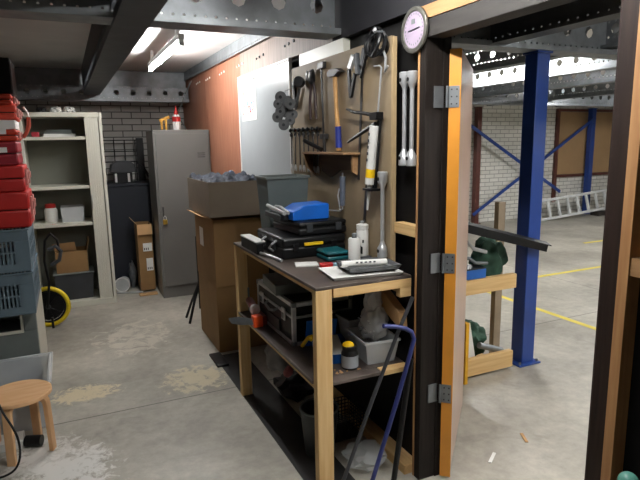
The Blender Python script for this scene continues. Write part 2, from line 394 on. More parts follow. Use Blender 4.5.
# lamps ----------------------------------------------------------------------
M_lamp = {}
def lamp(x, yy, length, z, power, label, group=None, visible=True):
    k = 'lit_tube_%d' % power
    mt = mat(k, 'ffffff', .5, emit=power, var=0)
    t = thing('tube_light', (x, yy, z), label, 'ceiling light', group)
    MB().box(x-.022, x+.022, yy-length/2, yy+length/2, z+.024, z+.062).build('housing', M_white, t, bev=.003)
    for dy in (-.4, .4): MB().box(x-.012, x+.012, yy+length*dy-.02, yy+length*dy+.02, z+.0625, 2.4595).build('hanger', M_white, t)
    MB().cyl((x, yy-length/2+.03, z), (x, yy+length/2-.03, z), .0145, n=12).build('tube', mt, t)
    for sgn in (-1, 1): MB().box(x-.018, x+.018, yy+sgn*(length/2-.015)-.015, yy+sgn*(length/2-.015)+.015, z-.018, z+.024).build('end_cap', M_white, t, bev=.003)
    return t
lamp(.81, 4.72, 1.5, 2.31, TUBE_BACK, 'lit white tube lamp under the ceiling above the grey locker')
lamp(.88, 1.5, 1.2, 2.37, TUBE_FRONT, 'lit white tube lamp nearest the doorway, above the viewer')
for i, (x, yy) in enumerate(((3.0, .6), (4.1, 4.9), (6.6, 1.2), (8.2, 5.0))):
    lamp(x, yy, 1.5, 2.38, TUBE_HALL, ['lit hall tube lamp nearest the doorway', 'lit hall tube lamp above the yellow floor lines', 'lit hall tube lamp on the right, out in the open floor', 'lit hall tube lamp nearest the ladder wall'][i], 'tube lamps of the hall')

# ------------------------------------------------------------------ painted floor lines of the hall
struct('trim_30', MB().box(3.97, 4.03, .5, 4.66, .0005, .002), mat('line_paint', 'd8c64e', .6, var=.12, scale=5), smooth=False)
struct('trim_31', MB().box(4.3, 6.2, 4.56, 4.62, .0005, .002), mat('line_paint', 'd8c64e', .6, var=.12, scale=5), smooth=False)
struct('trim_32', MB().box(7.2, 8.0, 5.76, 5.82, .0005, .002), mat('line_paint', 'd8c64e', .6, var=.12, scale=5), smooth=False)

# ------------------------------------------------------------------ cream roller-door cabinet at the back
CX0, CX1, CY0, CY1, CH = -.36, .37, 5.88, 6.36, 1.94
cab = thing('storage_cabinet', ((CX0+CX1)/2, (CY0+CY1)/2, 0), 'tall cream metal cabinet with a slatted roller door pushed aside and open shelves', 'cabinet')
MB().box(CX0, CX0+.03, CY0, CY1, 0, CH).box(CX1-.03, CX1, CY0, CY1, 0, CH).box(CX0+.03, CX1-.03, CY0, CY1, CH-.045, CH).box(CX0+.03, CX1-.03, CY0, CY1, 0, .06).build('frame', M_cream, cab, bev=.004)
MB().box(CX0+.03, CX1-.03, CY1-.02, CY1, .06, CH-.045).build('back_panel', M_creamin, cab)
mb = MB(); x = CX1-.16
for i in range(6): mb.box(x+i*.0205, x+i*.0205+.0203, CY0+.012, CY0+.026, .06, CH-.045)
sh = mb.build('roller_shutter', M_cream, cab, bev=.0015)
X_(x+.006, x+.016, CY0+.002, CY0+.012, 1.00, 1.14).build('handle', M_steel, sh, bev=.002)
SHZ = (.83, 1.20, 1.68)
for z in SHZ: MB().box(CX0+.03, CX1-.16, CY0+.03, CY1-.02, z, z+.03).build('shelf', M_cream, cab, bev=.002)
# contents
tag(MB(T(-.03, 6.18, 1.711, .1)).box(-.15, .14, -.10, .1, 0, .012).box(-.14, .15, -.09, .1, .0125, .03).build('paper_pad', M_paper, bev=.002), 'white paper pad lying on the top shelf of the cream cabinet', 'paper')
tag(MB(T(-.02, 6.20, 1.7415, -.25)).box(-.12, .14, -.1, .08, 0, .018).box(-.1, .13, -.08, .09, .0185, .04).build('document_folder', M_grey, bev=.002), 'grey folders lying tilted on the white pad in the cabinet', 'folder')
tag(MB().box(-.27, -.20, 6.10, 6.25, 1.711, 1.76).build('red_box', M_dred, bev=.004), 'small dark red box beside the paper pad on the top cabinet shelf', 'box')
j = thing('storage_jar', (-.17, 6.12, .8605), 'milky jar with a red screw lid on the lower open cabinet shelf', 'jar')
MB().lathe((-.17, 6.12, .861), [(.055, 0), (.062, .01), (.062, .12), (.05, .145)], 24).build('jar', M_white, j)
MB().lathe((-.17, 6.12, 1.006), [(.05, 0), (.05, .035), (.044, .042)], 24).build('lid', M_red, j)
tag(MB().tub(-.08, .14, 6.0, 6.28, .861, 1.01, .01).build('clear_bin', M_clear), 'clear plastic bin beside the red-lidded jar in the cabinet', 'bin')
bx = thing('cardboard_box', (-.02, 6.18, .34), 'open brown cardboard box with a raised flap inside the cream cabinet', 'box')
MB().tub(-.17, .13, 6.0, 6.28, .341, .56, 0, .006).build('carton', M_card, bx)
MB().prism([(-.17, 6.04, .56), (.03, 6.04, .56), (.02, 5.985, .66), (-.19, 5.985, .65)], (0, .004, 0)).build('flap', M_cardl, bx)
MB().prism([(.13, 6.05, .56), (.13, 6.32, .56), (.155, 6.30, .66), (.155, 6.06, .66)], (.004, 0, 0)).build('flap', M_cardl, bx)
cr = thing('storage_crate', (0, 6.19, .0605), 'dark translucent crate in the bottom of the cream cabinet below the cardboard box', 'crate')
MB().tub(-.2, .17, 5.96, 6.29, .061, .33, .02, .006).build('body', M_dgrey, cr)
MB().box(-.21, .18, 5.95, 6.30, .3305, .3405).build('lid', M_grey, cr, bev=.004)
for i, (x, yy, cl, s_) in enumerate(((-.03, 6.2, 'white', .05), (.09, 6.24, 'white', .055), (-.16, 6.18, 'black', .048))):
    tag(MB().blob((x, yy, CH+s_*.62), (s_, s_*.9, s_*.75), .3, 9, i, flat=CH+.001).build('crumpled_bag', M_white if cl == 'white' else M_dgrey),
        ['crumpled white bag lying in the middle of the cabinet top', 'crumpled white bag nearest the right corner of the cabinet top', 'crumpled dark bag lying on the cabinet top, leftmost'][i], 'bag')

# ------------------------------------------------------------------ grey metal locker
LX0, LX1, LY0, LY1, LH = .832, 1.412, 5.77, 6.26, 1.765
lk = thing('metal_locker', ((LX0+LX1)/2, (LY0+LY1)/2, 0), 'tall dark grey metal locker with a single padlocked door', 'locker')
MB().box(LX0, LX1, LY0+.018, LY1, 0.0, LH).build('body', M_locker, lk, bev=.004)
dr = MB().box(LX0+.022, LX1-.022, LY0, LY0+.017, .13, LH-.04).build('door', M_locker, lk, bev=.003)
g = MB()
for k in range(3): g.box(LX1-.14, LX1-.06, LY0-.003, LY0-.0005, 1.48+k*.02, 1.488+k*.02)
g.build('vent', M_dsteel, dr); X_(LX0+.045, LX0+.06, LY0-.008, LY0-.0005, .86, .98).build('latch', M_dsteel, dr, bev=.002)
pdl = thing('padlock', (LX0+.062, LY0-.022, .82), 'small brass padlock hanging on the grey locker door', 'padlock')
MB().box(LX0+.04, LX0+.085, LY0-.03, LY0-.012, .80, .85).build('body', mat('brass', 'b89a45', .35, .9), pdl, bev=.004)
MB().tube([(LX0+.05, LY0-.02, .85), (LX0+.05, LY0-.02, .875), (LX0+.0625, LY0-.015, .89), (LX0+.075, LY0-.02, .875), (LX0+.075, LY0-.02, .85)], .003).build('shackle', M_steel, pdl)
gb = thing('glue_bottle', (1.12, 6.0, LH), 'white glue bottle with a red nozzle cap standing on the locker', 'bottle')
MB().lathe((1.12, 6.0, LH+.001), [(.040, 0), (.043, .01), (.043, .13), (.034, .155), (.018, .165)], 24).build('bottle', M_white, gb)
MB().lathe((1.12, 6.0, LH+.165), [(.024, 0), (.02, .03), (.008, .05), (.005, .09)], 16).build('nozzle', M_red, gb)
MB().lathe((1.12, 6.0, LH+.09), [(.0438, 0), (.0438, .05)], 24).build('label', M_red, gb)
wc = thing('wooden_clamp', (1.02, 6.0, LH), 'small yellow wooden clamp leaning beside the glue bottle', 'clamp')
MB(T(1.0, 6.0, LH+.001)).box(-.045, -.025, -.012, .012, 0, .10).box(.0, .02, -.012, .012, 0, .11).build('jaw', M_yel if 0 else mat('yellow_wood', 'd3a040', .6), wc, bev=.002)
MB(T(1.0, 6.0, LH+.12, 0, 0, -.35)).box(-.06, .05, -.013, .013, -.014, .014).build('bar', mat('yellow_wood', 'd3a040', .6), wc, bev=.002)
tag(MB().tube([(1.40, 6.45, 2.33), (1.30, 6.5, 2.12), (1.25, 6.6, 1.95), (1.34, 6.62, 1.8), (1.36, 6.6, 1.5)], .006).build('hanging_cable', M_grey), 'thin grey cable hanging behind the locker from the ceiling rail', 'cable')

# ------------------------------------------------------------------ corner between cabinet and locker
tb = thing('navy_chest', (.62, 6.72, 0), 'big dark navy box standing against the brick wall behind the cartons', 'box')
MB().box(.39, 1.0, 6.52, 6.98, 0, 1.155).build('body', M_navy, tb, bev=.01)
MB().box(.38, 1.01, 6.51, 6.99, 1.156, 1.19).build('lid', M_navy, tb, bev=.006)
pr = thing('black_machine', (.63, 6.7, 1.19), 'black machine with a domed hood and two small white feet on the navy box', 'machine')
MB().prism([(.46, 6.62, 1.31), (.48, 6.62, 1.40), (.53, 6.62, 1.44), (.68, 6.62, 1.44), (.73, 6.62, 1.40), (.75, 6.62, 1.31)], (0, .2, 0)).build('hood', M_dgrey, pr, bev=.008)
MB().box(.50, .70, 6.64, 6.8, 1.1915, 1.309).build('body', M_blk, pr, bev=.006)
for x in (.505, .645): MB().box(x, x+.025, 6.622, 6.636, 1.20, 1.30).build('bracket', M_white, pr, bev=.002)
for k in range(3): MB().tube([(.76+k*.02, 6.66, 1.42-k*.03), (.84+k*.01, 6.66, 1.35-k*.03), (.88, 6.66, 1.28-k*.02)], .009).build('arm', M_blk, pr)
ra = thing('wire_rack', (.6, 6.95, 1.19), 'black open rack standing on the navy box against the bricks', 'rack')
mb = MB()
for x in (.42, .54, .66, .78): mb.box(x, x+.012, 6.93, 6.945, 1.191, 1.68)
for z in (1.42, 1.54, 1.67): mb.box(.42, .80, 6.93, 6.945, z, z+.012)
mb.build('wire_frame', M_blk, ra); MB().box(.80, .88, 6.92, 6.95, 1.191, 1.70).build('post', M_blk, ra)
b2 = thing('cardboard_box', (.75, 6.38, 0), 'upright open carton with two white labels standing on the floor beside the locker', 'box')
MB(T(.745, 6.27, .021)).tub(-.095, .06, -.12, .14, 0, .74, 0, .006).build('carton', M_card, b2)
MB(T(.745, 6.27, .021)).prism([(-.095, .14, .74), (-.095, -.1, .74), (-.145, -.09, .80), (-.145, .13, .80)], (.004, 0, 0)).build('flap', M_cardl, b2)
MB(T(.745, 6.27, .021)).prism([(-.095, -.12, .74), (.06, -.12, .74), (.06, -.15, .63), (-.095, -.15, .63)], (0, .004, 0)).build('flap', M_cardl, b2)
for z0, z1, x0 in ((.44, .53, -.045), (.22, .36, -.02)):
    q = X_(.745+x0, .745+.05, 6.146, 6.1485, z0+.021, z1+.021).build('label_sticker', M_paper, b2)
    g = MB()
    for k in range(3): g.box(.745+x0+.008+k*.02, .745+x0+.018+k*.02, 6.1445, 6.1455, z0+.035, z0+.06)
    g.build('print', M_dgrey, q)
tag(MB().box(.61, .80, 5.98, 6.06, 0.001, .02).build('timber_offcut', M_cardl, bev=.002), 'pale timber offcut lying on the floor in front of the labelled carton', 'timber')
tag(MB().cyl((.40, 6.22, .012), (.66, 6.12, .012), .011).build('metal_tube', M_steel), 'short metal tube lying on the floor beside the cream cabinet', 'tube')
tag(MB().blob((.595, 6.42, .15), (.04, .06, .155), .18, 6, 3, flat=.001).build('silver_bag', mat('foil', '70757a', .3, .6, bump=.4)), 'dark silvery bag slumped against the labelled carton', 'bag')
wb = thing('white_bucket', (.45, 6.30, 0), 'small white bucket lying on its side between cabinet and silvery bag', 'bucket')
MB().lathe((.50, 6.42, .085), [(.06, 0), (.08, .16)], 28, (-.25, -1, .0)).build('body', mat('bucket_white', 'a9adad', .5), wb)
MB().torus((.50-.039, 6.42-.155, .085), (-.25, -1, 0), .078, .006).build('rim', M_white, wb)

# ------------------------------------------------------------------ wheeled thing with yellow tyre
wh = thing('bicycle_wheel', (-.25, 5.35, 0), 'small spoked wheel with a bright yellow tyre in front of the cabinet', 'wheel')
wc_ = Vector((-.25, 5.35, .189)); ax = Vector((-.15, -1, 0)).normalized()
MB().torus(wc_, ax, .168, .020, 44, 12).build('tyre', mat('yellow_tyre', 'dcc21a', .55, bump=.2), wh)
MB().torus(wc_, ax, .143, .011, 44, 8).build('rim', M_blk, wh)
MB().cyl(wc_-ax*.03, wc_+ax*.03, .02).build('hub', M_dgrey, wh)
mb = MB(); u = Vector((0, 0, 1)); v_ = ax.cross(u)
for k in range(9): mb.cyl(wc_+ax*.012, wc_+(u*math.cos(k*.698)+v_*math.sin(k*.698))*.14, .003, n=6)
mb.build('spokes', M_blk, wh)
MB().lathe(wc_+Vector((0, .008, 0)), [(.02, 0), (.132, .006), (.132, .01)], 28, -ax).build('wheel_disc', M_blk, wh)
MB().tube([wc_+ax*.035, (-.22, 5.30, .42), (-.24, 5.30, .62), (-.22, 5.30, .80), (-.17, 5.30, .86), (-.12, 5.30, .80), (-.115, 5.30, .70)], .011).build('fork', M_blk, wh)
MB().tube([(-.20, 5.28, .72), (-.14, 5.28, .75), (-.10, 5.29, .70), (-.12, 5.28, .62), (-.19, 5.28, .58)], .017).build('grip', M_dgrey, wh)
MB().box(-.235, -.215, 5.275, 5.295, .0, .10).build('stand', M_blk, wh, bev=.004)

# ------------------------------------------------------------------ low grey cabinet with crates and cases
GX = -.262
lc = thing('low_cabinet', (GX-.4, 4.3, 0), 'low grey metal cabinet with a recessed front slot carrying the blue-grey crates', 'cabinet')
MB().box(GX-.8, GX, 3.90, 4.75, .0, .43).box(GX-.8, GX-.52, 3.90, 4.75, .431, .565).box(GX-.075, GX, 3.90, 4.75, .431, .565).box(GX-.519, GX-.076, 4.2, 4.75, .431, .565).box(GX-.8, GX, 3.90, 4.75, .5655, .582).build('body', M_grey, lc, bev=.004)
MB().box(GX-.52, GX-.076, 3.885, 3.899, .425, .445).box(GX-.092, GX-.076, 3.885, 3.899, .445, .56).build('slot_frame', M_cream, lc, bev=.002)
MB().box(GX+.0005, GX+.004, 3.93, 4.73, .01, .57).build('side_panel', M_cream, lc)
def crate(z0, z1, label):
    x0, x1, y0, y1 = -.86, -.245, 3.74, 4.40
    t = thing('stacking_crate', ((x0+x1)/2, (y0+y1)/2, z0), label, 'crate', 'blue-grey slotted crates')
    mb = MB(); H = z1-z0
    mb.box(x0, x1, y0, y1, z0+.004, z0+.014)
    for (a, b_, c, d) in ((x0, x1, y0, y0+.012), (x0, x1, y1-.012, y1), (x0, x0+.012, y0+.0125, y1-.0125), (x1-.012, x1, y0+.0125, y1-.0125)):
        mb.box(a, b_, c, d, z0+.015, z0+.055); mb.box(a, b_, c, d, z1-.075, z1-.012)
        mb.box(a, b_, c, d, z0+.12, z0+.132)
    for yy in (y0, y1-.01):
        n = 27
        for k in range(n):
            x = x0+.005+(x1-x0-.02)*k/n
            mb.box(x, x+.011, yy+.001, yy+.009, z0+.056, z1-.076)
        for x, pw in ((x0, .07), (x0+.2, .02), (x1-.07, .07)): mb.box(x, x+pw, yy-.003, yy+.012, z0+.0555, z1-.0755)
    for xx in (x0, x1-.01):
        for k in range(28):
            yy = y0+.02+(y1-y0-.05)*k/28; mb.box(xx+.001, xx+.009, yy, yy+.011, z0+.056, z1-.076)
    for xx in (x0, x1-.012):
        for yy in (y0+.013, y1-.06): mb.box(xx, xx+.014, yy, yy+.05, z0+.0555, z1-.0755)
    mb.build('basket', M_crate, t)
    MB().box(x0-.008, x1+.008, y0-.012, y0+.001, z1-.0115, z1-.001).box(x0-.008, x1+.008, y1-.001, y1+.012, z1-.0115, z1-.001).box(x0-.008, x0+.013, y0+.0015, y1-.0015, z1-.0115, z1-.001).box(x1-.013, x1+.008, y0+.0015, y1-.0015, z1-.0115, z1-.001).build('rim', M_crate, t, bev=.002)
crate(.583, .857, 'lower blue-grey slotted crate standing on the low grey cabinet')
crate(.858, 1.128, 'upper blue-grey slotted crate, right below the red cases')
def case(x1, y0, z0, z1, m_, label, lat=True, lab=False, dpt=.38, wdt=.5):
    t = thing('power_tool_case', (x1-wdt/2, y0+dpt/2, z0), label, 'case', 'stacked red tool cases')
    zm = (z0+z1)/2
    MB().box(x1-wdt, x1, y0, y0+dpt, z0+.001, zm-.002).build('lower_shell', m_, t, bev=.012)
    MB().box(x1-wdt, x1, y0, y0+dpt, zm+.002, z1-.001).build('upper_shell', m_, t, bev=.012)
    MB().box(x1-wdt+.01, x1-.01, y0+.01, y0+dpt-.01, zm-.003, zm+.003).build('seam', M_blk, t)
    if lat:
        for yy in (y0+.08, y0+.26):
            l = MB().box(x1+.0005, x1+.014, yy, yy+.045, zm-(z1-z0)*.3, zm+(z1-z0)*.32).build('latch', mat('pinkish_latch', 'c98f88', .4), t, bev=.003)
            MB().box(x1+.0145, x1+.022, yy+.006, yy+.039, zm-.01, zm+(z1-z0)*.2).build('latch_tab', mat('pinkish_latch', 'c98f88', .4), l, bev=.002)
    if lab: MB().box(x1-.12, x1-.055, y0-.0025, y0-.0005, zm+.006, zm+.036).build('label_sticker', M_paper, t)
    return t
case(-.218, 3.76, 1.130, 1.352, M_red, 'bright red tool case standing directly on the upper blue crate')
case(-.228, 3.76, 1.353, 1.51, M_red, 'bright red tool case, second from the crates')
case(-.248, 3.76, 1.511, 1.653, M_dred, 'crimson tool case with a small white label, third from the crates', lat=False, lab=True)
case(-.243, 3.78, 1.654, 1.725, M_ored, 'thin orange-red case with a white label above the crimson case', lab=True)
tag(X_(-.75, -.246, 3.79, 4.1, 1.726, 1.778).build('white_box', M_paper, bev=.003), 'flat white box between two orange-red cases', 'box')
case(-.236, 3.77, 1.779, 1.865, M_ored, 'orange-red case lying on the flat white box')
case(-.25, 3.77, 1.866, 1.93, M_ored, 'topmost orange-red case, right below the black box')
st = thing('red_strap', (-.24, 3.98, 1.69), 'red and white strap hanging off the orange-red case beside the cabinet shelf', 'strap')
MB().tube([(-.225, 3.9, 1.69), (-.215, 3.9, 1.68), (-.195, 3.9, 1.71), (-.18, 3.9, 1.75), (-.178, 3.9, 1.80)], .012).build('webbing', mat('strap_red', 'a8452f', .7), st)
MB().tube([(-.176, 3.9, 1.80), (-.182, 3.9, 1.83), (-.20, 3.9, 1.86)], .006).build('buckle', M_white, st)
tag(X_(-.80, -.238, 3.80, 4.15, 1.931, 2.14).build('black_box', M_blk, bev=.01), 'large black box on top of the stack of red cases', 'box')

# ------------------------------------------------------------------ tote, stool and cable
tt = thing('storage_tote', (-.45, 3.45, 0), 'clear plastic tote of odds and ends in front of the low grey cabinet', 'tote')
MB().tub(-.78, -.20, 3.32, 3.78, .001, .29, .03, .005).build('body', M_milky, tt)
MB().box(-.80, -.18, 3.30, 3.32, .285, .30).box(-.80, -.18, 3.78, 3.80, .285, .30).box(-.80, -.78, 3.3205, 3.7795, .285, .30).box(-.20, -.18, 3.3205, 3.7795, .285, .30).build('rim', M_milky, tt, bev=.004)
for i, (x, yy, s_, mm, lb) in enumerate(((-.325, 3.49, .075, M_dgrey, 'dark crumpled rag lying in the clear tote'), (-.50, 3.50, .095, M_white, 'white crumpled bag lying in the clear tote'), (-.34, 3.685, .062, M_blue, 'blue crumpled cloth lying in the clear tote'))):
    tag(MB().blob((x, yy, .007+s_*1.1), (s_*.95, s_*.9, s_*1.25), .3, 8, i+5, flat=.007).build('rag', mm), lb, 'rag')
sx, sy = -.33, 3.13
so = thing('wooden_stool', (sx, sy, 0), 'small round birch stool with bent wooden legs', 'stool')
MB().lathe((sx, sy, .315), [(.154, 0), (.158, .004), (.158, .020), (.154, .024)], 48).build('seat', M_birch, so)
for a in (math.radians(68), math.radians(158), math.radians(248), math.radians(338)):
    d = Vector((math.cos(a), math.sin(a), 0)); q = Vector((-d.y, d.x, 0)); c = Vector((sx, sy, 0)); pts = []
    prof = [(.08, .314), (.115, .314), (.135, .306), (.145, .288), (.149, .255), (.156, .0)]
    mb = MB(); t_ = .013; ins = [(.08, .292), (.108, .292), (.119, .286), (.124, .272), (.126, .25), (.134, .0)]
    prev = None
    for (a0, z0), (a1, z1) in zip(prof, ins):
        ring = mb.v([c+d*a0+q*.022+Vector((0, 0, z0)), c+d*a0-q*.022+Vector((0, 0, z0)), c+d*a1-q*.022+Vector((0, 0, z1)), c+d*a1+q*.022+Vector((0, 0, z1))])
        if prev:
            for k in range(4): mb.f([prev[k], prev[(k+1) % 4], ring[(k+1) % 4], ring[k]])
        else: mb.f(ring)
        prev = ring
    mb.f(prev[::-1]); mb.build('leg', M_birch, so, bev=.003)
mb = MB(); mb.tube(spline([(-.47, 3.892, .50), (-.468, 3.70, .55), (-.455, 3.25, .59), (-.42, 2.93, .50), (-.385, 2.85, .39), (-.325, 2.80, .25), (-.33, 2.80, .12), (-.40, 2.82, .05), (-.6, 2.9, .008)]), .0055)
ob = mb.build('power_cable', M_blk); tag(ob, 'black cable hanging from the low grey cabinet down past the stool seat', 'cable')
bt = thing('black_roller', (-.27, 3.2, 0), 'black roller lying on the floor under the stool', 'roller')
MB().cyl((-.33, 3.17, .032), (-.25, 3.14, .032), .03, n=20).build('body', M_blk, bt)
MB().box(-.48, -.34, 3.15, 3.27, .001, .05).build('base', M_white, bt, bev=.004)

# ------------------------------------------------------------------ cartons and cloth between locker and bench
def carton(name, x0, x1, y0, y1, z0, z1, m_, label, open_=False):
    t = thing(name, ((x0+x1)/2, (y0+y1)/2, z0), label, 'box')
    b_ = MB()
    (b_.tub(x0, x1, y0, y1, z0+.001, z1, 0, .007) if open_ else b_.box(x0, x1, y0, y1, z0+.001, z1)).build('carton', m_, t, bev=0 if open_ else .004)
    return t
c1 = carton('cardboard_box', .97, 1.394, 4.0, 4.62, 0, .53, M_card, 'brown carton on the floor behind the bench, bottom of the stack')
c2 = carton('cardboard_box', .965, 1.394, 3.98, 4.62, .531, 1.055, M_card, 'brown carton with a white label, middle of the stack behind the bench')
X_(.9625, .9645, 4.33, 4.45, .80, .95).build('label_sticker', M_paper, c2)
MB().prism([(.965, 3.98, 1.056), (.965, 4.5, 1.056), (.88, 4.5, 1.085), (.88, 4.05, 1.085)], (0, 0, .004)).build('flap', M_cardl, c2)
c3 = carton('cardboard_box', .915, 1.394, 3.86, 4.58, 1.09, 1.345, M_cardg, 'greyish open carton of dark clothes, topmost of the stack', True)
mb = MB(); mb.sheet(.93, 1.38, 3.885, 4.56, lambda a, b_: 1.335+.055*noise.noise(Vector((a*5, b_*7, 1)))+.03*noise.noise(Vector((a*14, b_*18, 4)))+.02*math.sin(PI*a)*math.sin(PI*b_), 40, 50)
tag(mb.build('folded_clothes', M_denim, solid=.01), 'dark blue-grey clothes heaped in the topmost carton', 'clothes')
tp = thing('tripod_stand', (1.0, 4.82, 0), 'black tripod feet standing on the floor behind the cartons', 'stand')
MB().cyl((1.02, 4.86, .8), (1.02, 4.86, .12), .012).build('pole', M_blk, tp)
for (dx, dy) in ((-.12, -.07), (.05, -.15), (-.11, .13), (.08, .1)):
    MB().tube([(1.02, 4.86, .36), (1.02+dx*.5, 4.86+dy*.5, .2), (1.02+dx, 4.86+dy, .012)], .012).build('leg', M_blk, tp)
tag(MB().box(.88, .968, 3.72, 3.98, .004, .02).build('black_mat_piece', M_blk, bev=.004), 'flat black strip lying on the floor in front of the cartons', 'strip')

# ------------------------------------------------------------------ workbench
BX0, BX1, BY0, BY1, BH = .91, 1.395, 2.02, 3.25, 1.012
be = thing('workbench', ((BX0+BX1)/2, (BY0+BY1)/2, 0), 'raw timber workbench with a worn dark top and a lower shelf', 'workbench')
MB().box(BX0, BX1, BY0, BY1, BH-.014, BH).build('benchtop', M_bench, be, bev=.002)
MB().box(BX0+.085, BX1, BY0, BY0+.038, BH-.055, BH-.0145).box(BX0+.03, BX0+.06, BY0+.04, BY1-.05, BH-.05, BH-.0145).box(BX1-.04, BX1, BY0+.04, BY1, BH-.09, BH-.0145).build('top_rail', M_pinex, be, bev=.002)
MB().box(BX1-.06, BX1, BY0+.001, BY0+.036, BH-.10, BH-.056).build('rail_block', M_pinex, be, bev=.002)
MB().box(BX0+.001, BX1, BY0+.056, BY1-.02, .556, .572).box(BX0+.079, 1.24, BY0+.001, BY0+.0555, .556, .572).build('shelf', M_bench, be, bev=.002)
MB().box(1.245, BX1, BY0+.002, BY0+.055, .548, .571).box(BX0+.03, BX0+.06, BY0+.06, BY1-.06, .51, .555).build('shelf_rail', M_pinex, be, bev=.002)
for (x, yy, w_, d_) in ((BX0, BY0, .078, .04), (BX0, BY1-.045, .07, .045)):
    MB().box(x+.001, x+w_, yy, yy+d_, 0, BH-.0145).build('leg', M_pine, be, bev=.003)
MB().box(BX1-.05, BX1-.002, BY1-.045, BY1, 0, .51).build('leg', M_pine, be, bev=.003)

# ------------------------------------------------------------------ whiteboard
wbd = thing('whiteboard', (1.405, 4.06, 1.0), 'white board hung on the brown partition, left of the tool board', 'board')
X_(1.402, 1.416, 3.475, 4.61, .98, 2.15).build('board', mat('white_board', 'a4a9ac', .28, var=.02), wbd)
MB().box(1.396, 1.419, 3.455, 4.63, 2.150, 2.168).box(1.396, 1.419, 3.455, 3.475, .98, 2.1495).box(1.396, 1.419, 4.61, 4.63, .98, 2.1495).build('frame', M_white, wbd, bev=.002)
dw = thing('childs_drawing', (1.40, 4.36, 1.79), 'sheet with a colourful painted drawing pinned on the whiteboard', 'drawing')
X_(1.3985, 1.4005, 4.16, 4.54, 1.80, 2.13).build('paper', M_paper, dw)
g = {}
for k in range(46):
    a, b_ = random.random(), random.random(); yy = 4.20+.30*a; z = 1.84+.22*b_*(.6+.4*a)
    c = ['c9483a', '4f8f86', '8a8fb8', '6f8f6a', 'b8778a'][k % 5]; s_ = random.uniform(.008, .022)
    g.setdefault(c, MB()).box(1.3965, 1.398, yy, yy+s_, z, z+s_*random.uniform(.5, 1.6))
for c, q in g.items(): q.build('paint_stroke', mat('paint_'+c, c, .7), dw)['kind'] = 'stuff'
g = MB()
for z, yy in ((2.115, 4.19), (2.115, 4.5)): g.cyl((1.392, yy, z), (1.398, yy, z), .007, n=10)
g.build('pin', M_dgrey, dw)
for i, (yy, z) in enumerate(((6.2, 2.28), (5.75, 2.275), (5.2, 2.27), (4.63, 2.268), (4.1, 2.262), (3.5, 2.262))):
    o = MB().cyl((1.4185, yy, z), (1.412, yy, z), .010, n=10).cyl((1.4185, yy-.09, z+.004), (1.412, yy-.09, z+.004), .010, n=10).cyl((1.4185, yy+.07, z-.004), (1.412, yy+.07, z-.004), .008, n=8)
    o.build('trim_%d' % (40+i), M_blk if yy < 4.4 else M_white, kind='structure')

# ------------------------------------------------------------------ tools on the tool board (board face X = 1.40)
def zy(y0, z0, y1, z1, x, w_, d, M_, name, par, bev=.002):     # flat bar on the wall between two (y, z) points
    a = Vector((0, y0, z0)); b_ = Vector((0, y1, z1)); dd = (b_-a).normalized(); n = Vector((0, -dd.z, dd.y))*w_/2
    return MB().prism([(x, *(a+n).yz), (x, *(b_+n).yz), (x, *(b_-n).yz), (x, *(a-n).yz)], (-d, 0, 0)).build(name, M_, par, bev=bev)
TX = 1.3985
hm = thing('claw_hammer', (1.38, 2.73, 1.78), 'hammer with a wooden shaft and blue grip hanging on the tool board', 'hammer')
MB().tube([(1.384, 2.76, 1.975), (1.384, 2.745, 1.80), (1.384, 2.725, 1.66)], [.014, .012, .0145], 12).build('shaft', mat('ash', 'bd8f55', .5), hm)
MB().tube([(1.384, 2.728, 1.70), (1.384, 2.72, 1.585)], [.0165, .018], 12).build('blue_grip', mat('grip_blue', '1c2f86', .5), hm)
MB().cyl((1.384, 2.719, 1.584), (1.384, 2.718, 1.57), .014, n=12).build('butt', mat('ash', 'bd8f55', .5), hm)
MB().prism([(TX, 2.83, 2.00), (TX, 2.79, 2.012), (TX, 2.71, 2.008), (TX, 2.655, 1.985), (TX, 2.70, 1.985), (TX, 2.74, 1.968), (TX, 2.80, 1.970), (TX, 2.83, 1.975)], (-.03, 0, 0)).build('head', M_dsteel, hm, bev=.003)
bc = thing('bar_clamp', (1.385, 2.94, 1.85), 'long upright bar clamp on the tool board left of the hammer', 'clamp')
zy(2.94, 2.055, 2.92, 1.60, 1.392, .012, .008, M_dsteel, 'bar', bc); zy(2.975, 2.05, 2.895, 2.05, TX, .035, .022, M_dsteel, 'jaw', bc); zy(2.955, 1.65, 2.875, 1.65, TX, .03, .022, M_dsteel, 'jaw', bc)
MB().cyl((1.375, 2.89, 1.66), (1.375, 2.885, 1.56), .009).build('screw_handle', M_dsteel, bc)
bo = thing('bolt_cutter', (1.385, 3.05, 1.87), 'dark pincers with red-brown handles left of the long bar clamp', 'pliers')
MB().blob((1.378, 3.06, 2.00), (.018, .045, .045), .15, 6, 1, 2).build('jaw', M_blk, bo)
MB().blob((1.365, 3.09, 2.01), (.008, .014, .03), .1, 6, 1, 2).build('blade', M_steel, bo)
for y0, y1 in ((3.075, 3.10), (3.045, 3.02)): MB().tube([(1.385, y0, 1.98), (1.385, y1, 1.87), (1.385, y1-.005, 1.755)], .0085).build('handle', mat('handle_maroon', '33191a', .5), bo)
ml = thing('rubber_mallet', (1.37, 3.24, 1.9), 'black round-headed rubber mallet hanging high on the left of the tool board', 'mallet')
MB().lathe((1.375, 3.225, 1.985), [(.026, 0), (.034, .006), (.034, .05), (.029, .056)], 28, (-.55, -.8, 0)).build('head', M_blk, ml)
MB().tube([(1.385, 3.26, 1.955), (1.385, 3.33, 1.83)], .009).build('shaft', M_galv, ml)
sc = thing('pliers', (1.385, 3.36, 1.9), 'black pliers with one white handle at the left edge of the tool board', 'pliers')
zy(3.385, 1.975, 3.37, 1.83, TX, .018, .01, M_white, 'handle', sc); zy(3.365, 1.97, 3.335, 1.84, TX, .026, .014, M_blk, 'handle', sc)
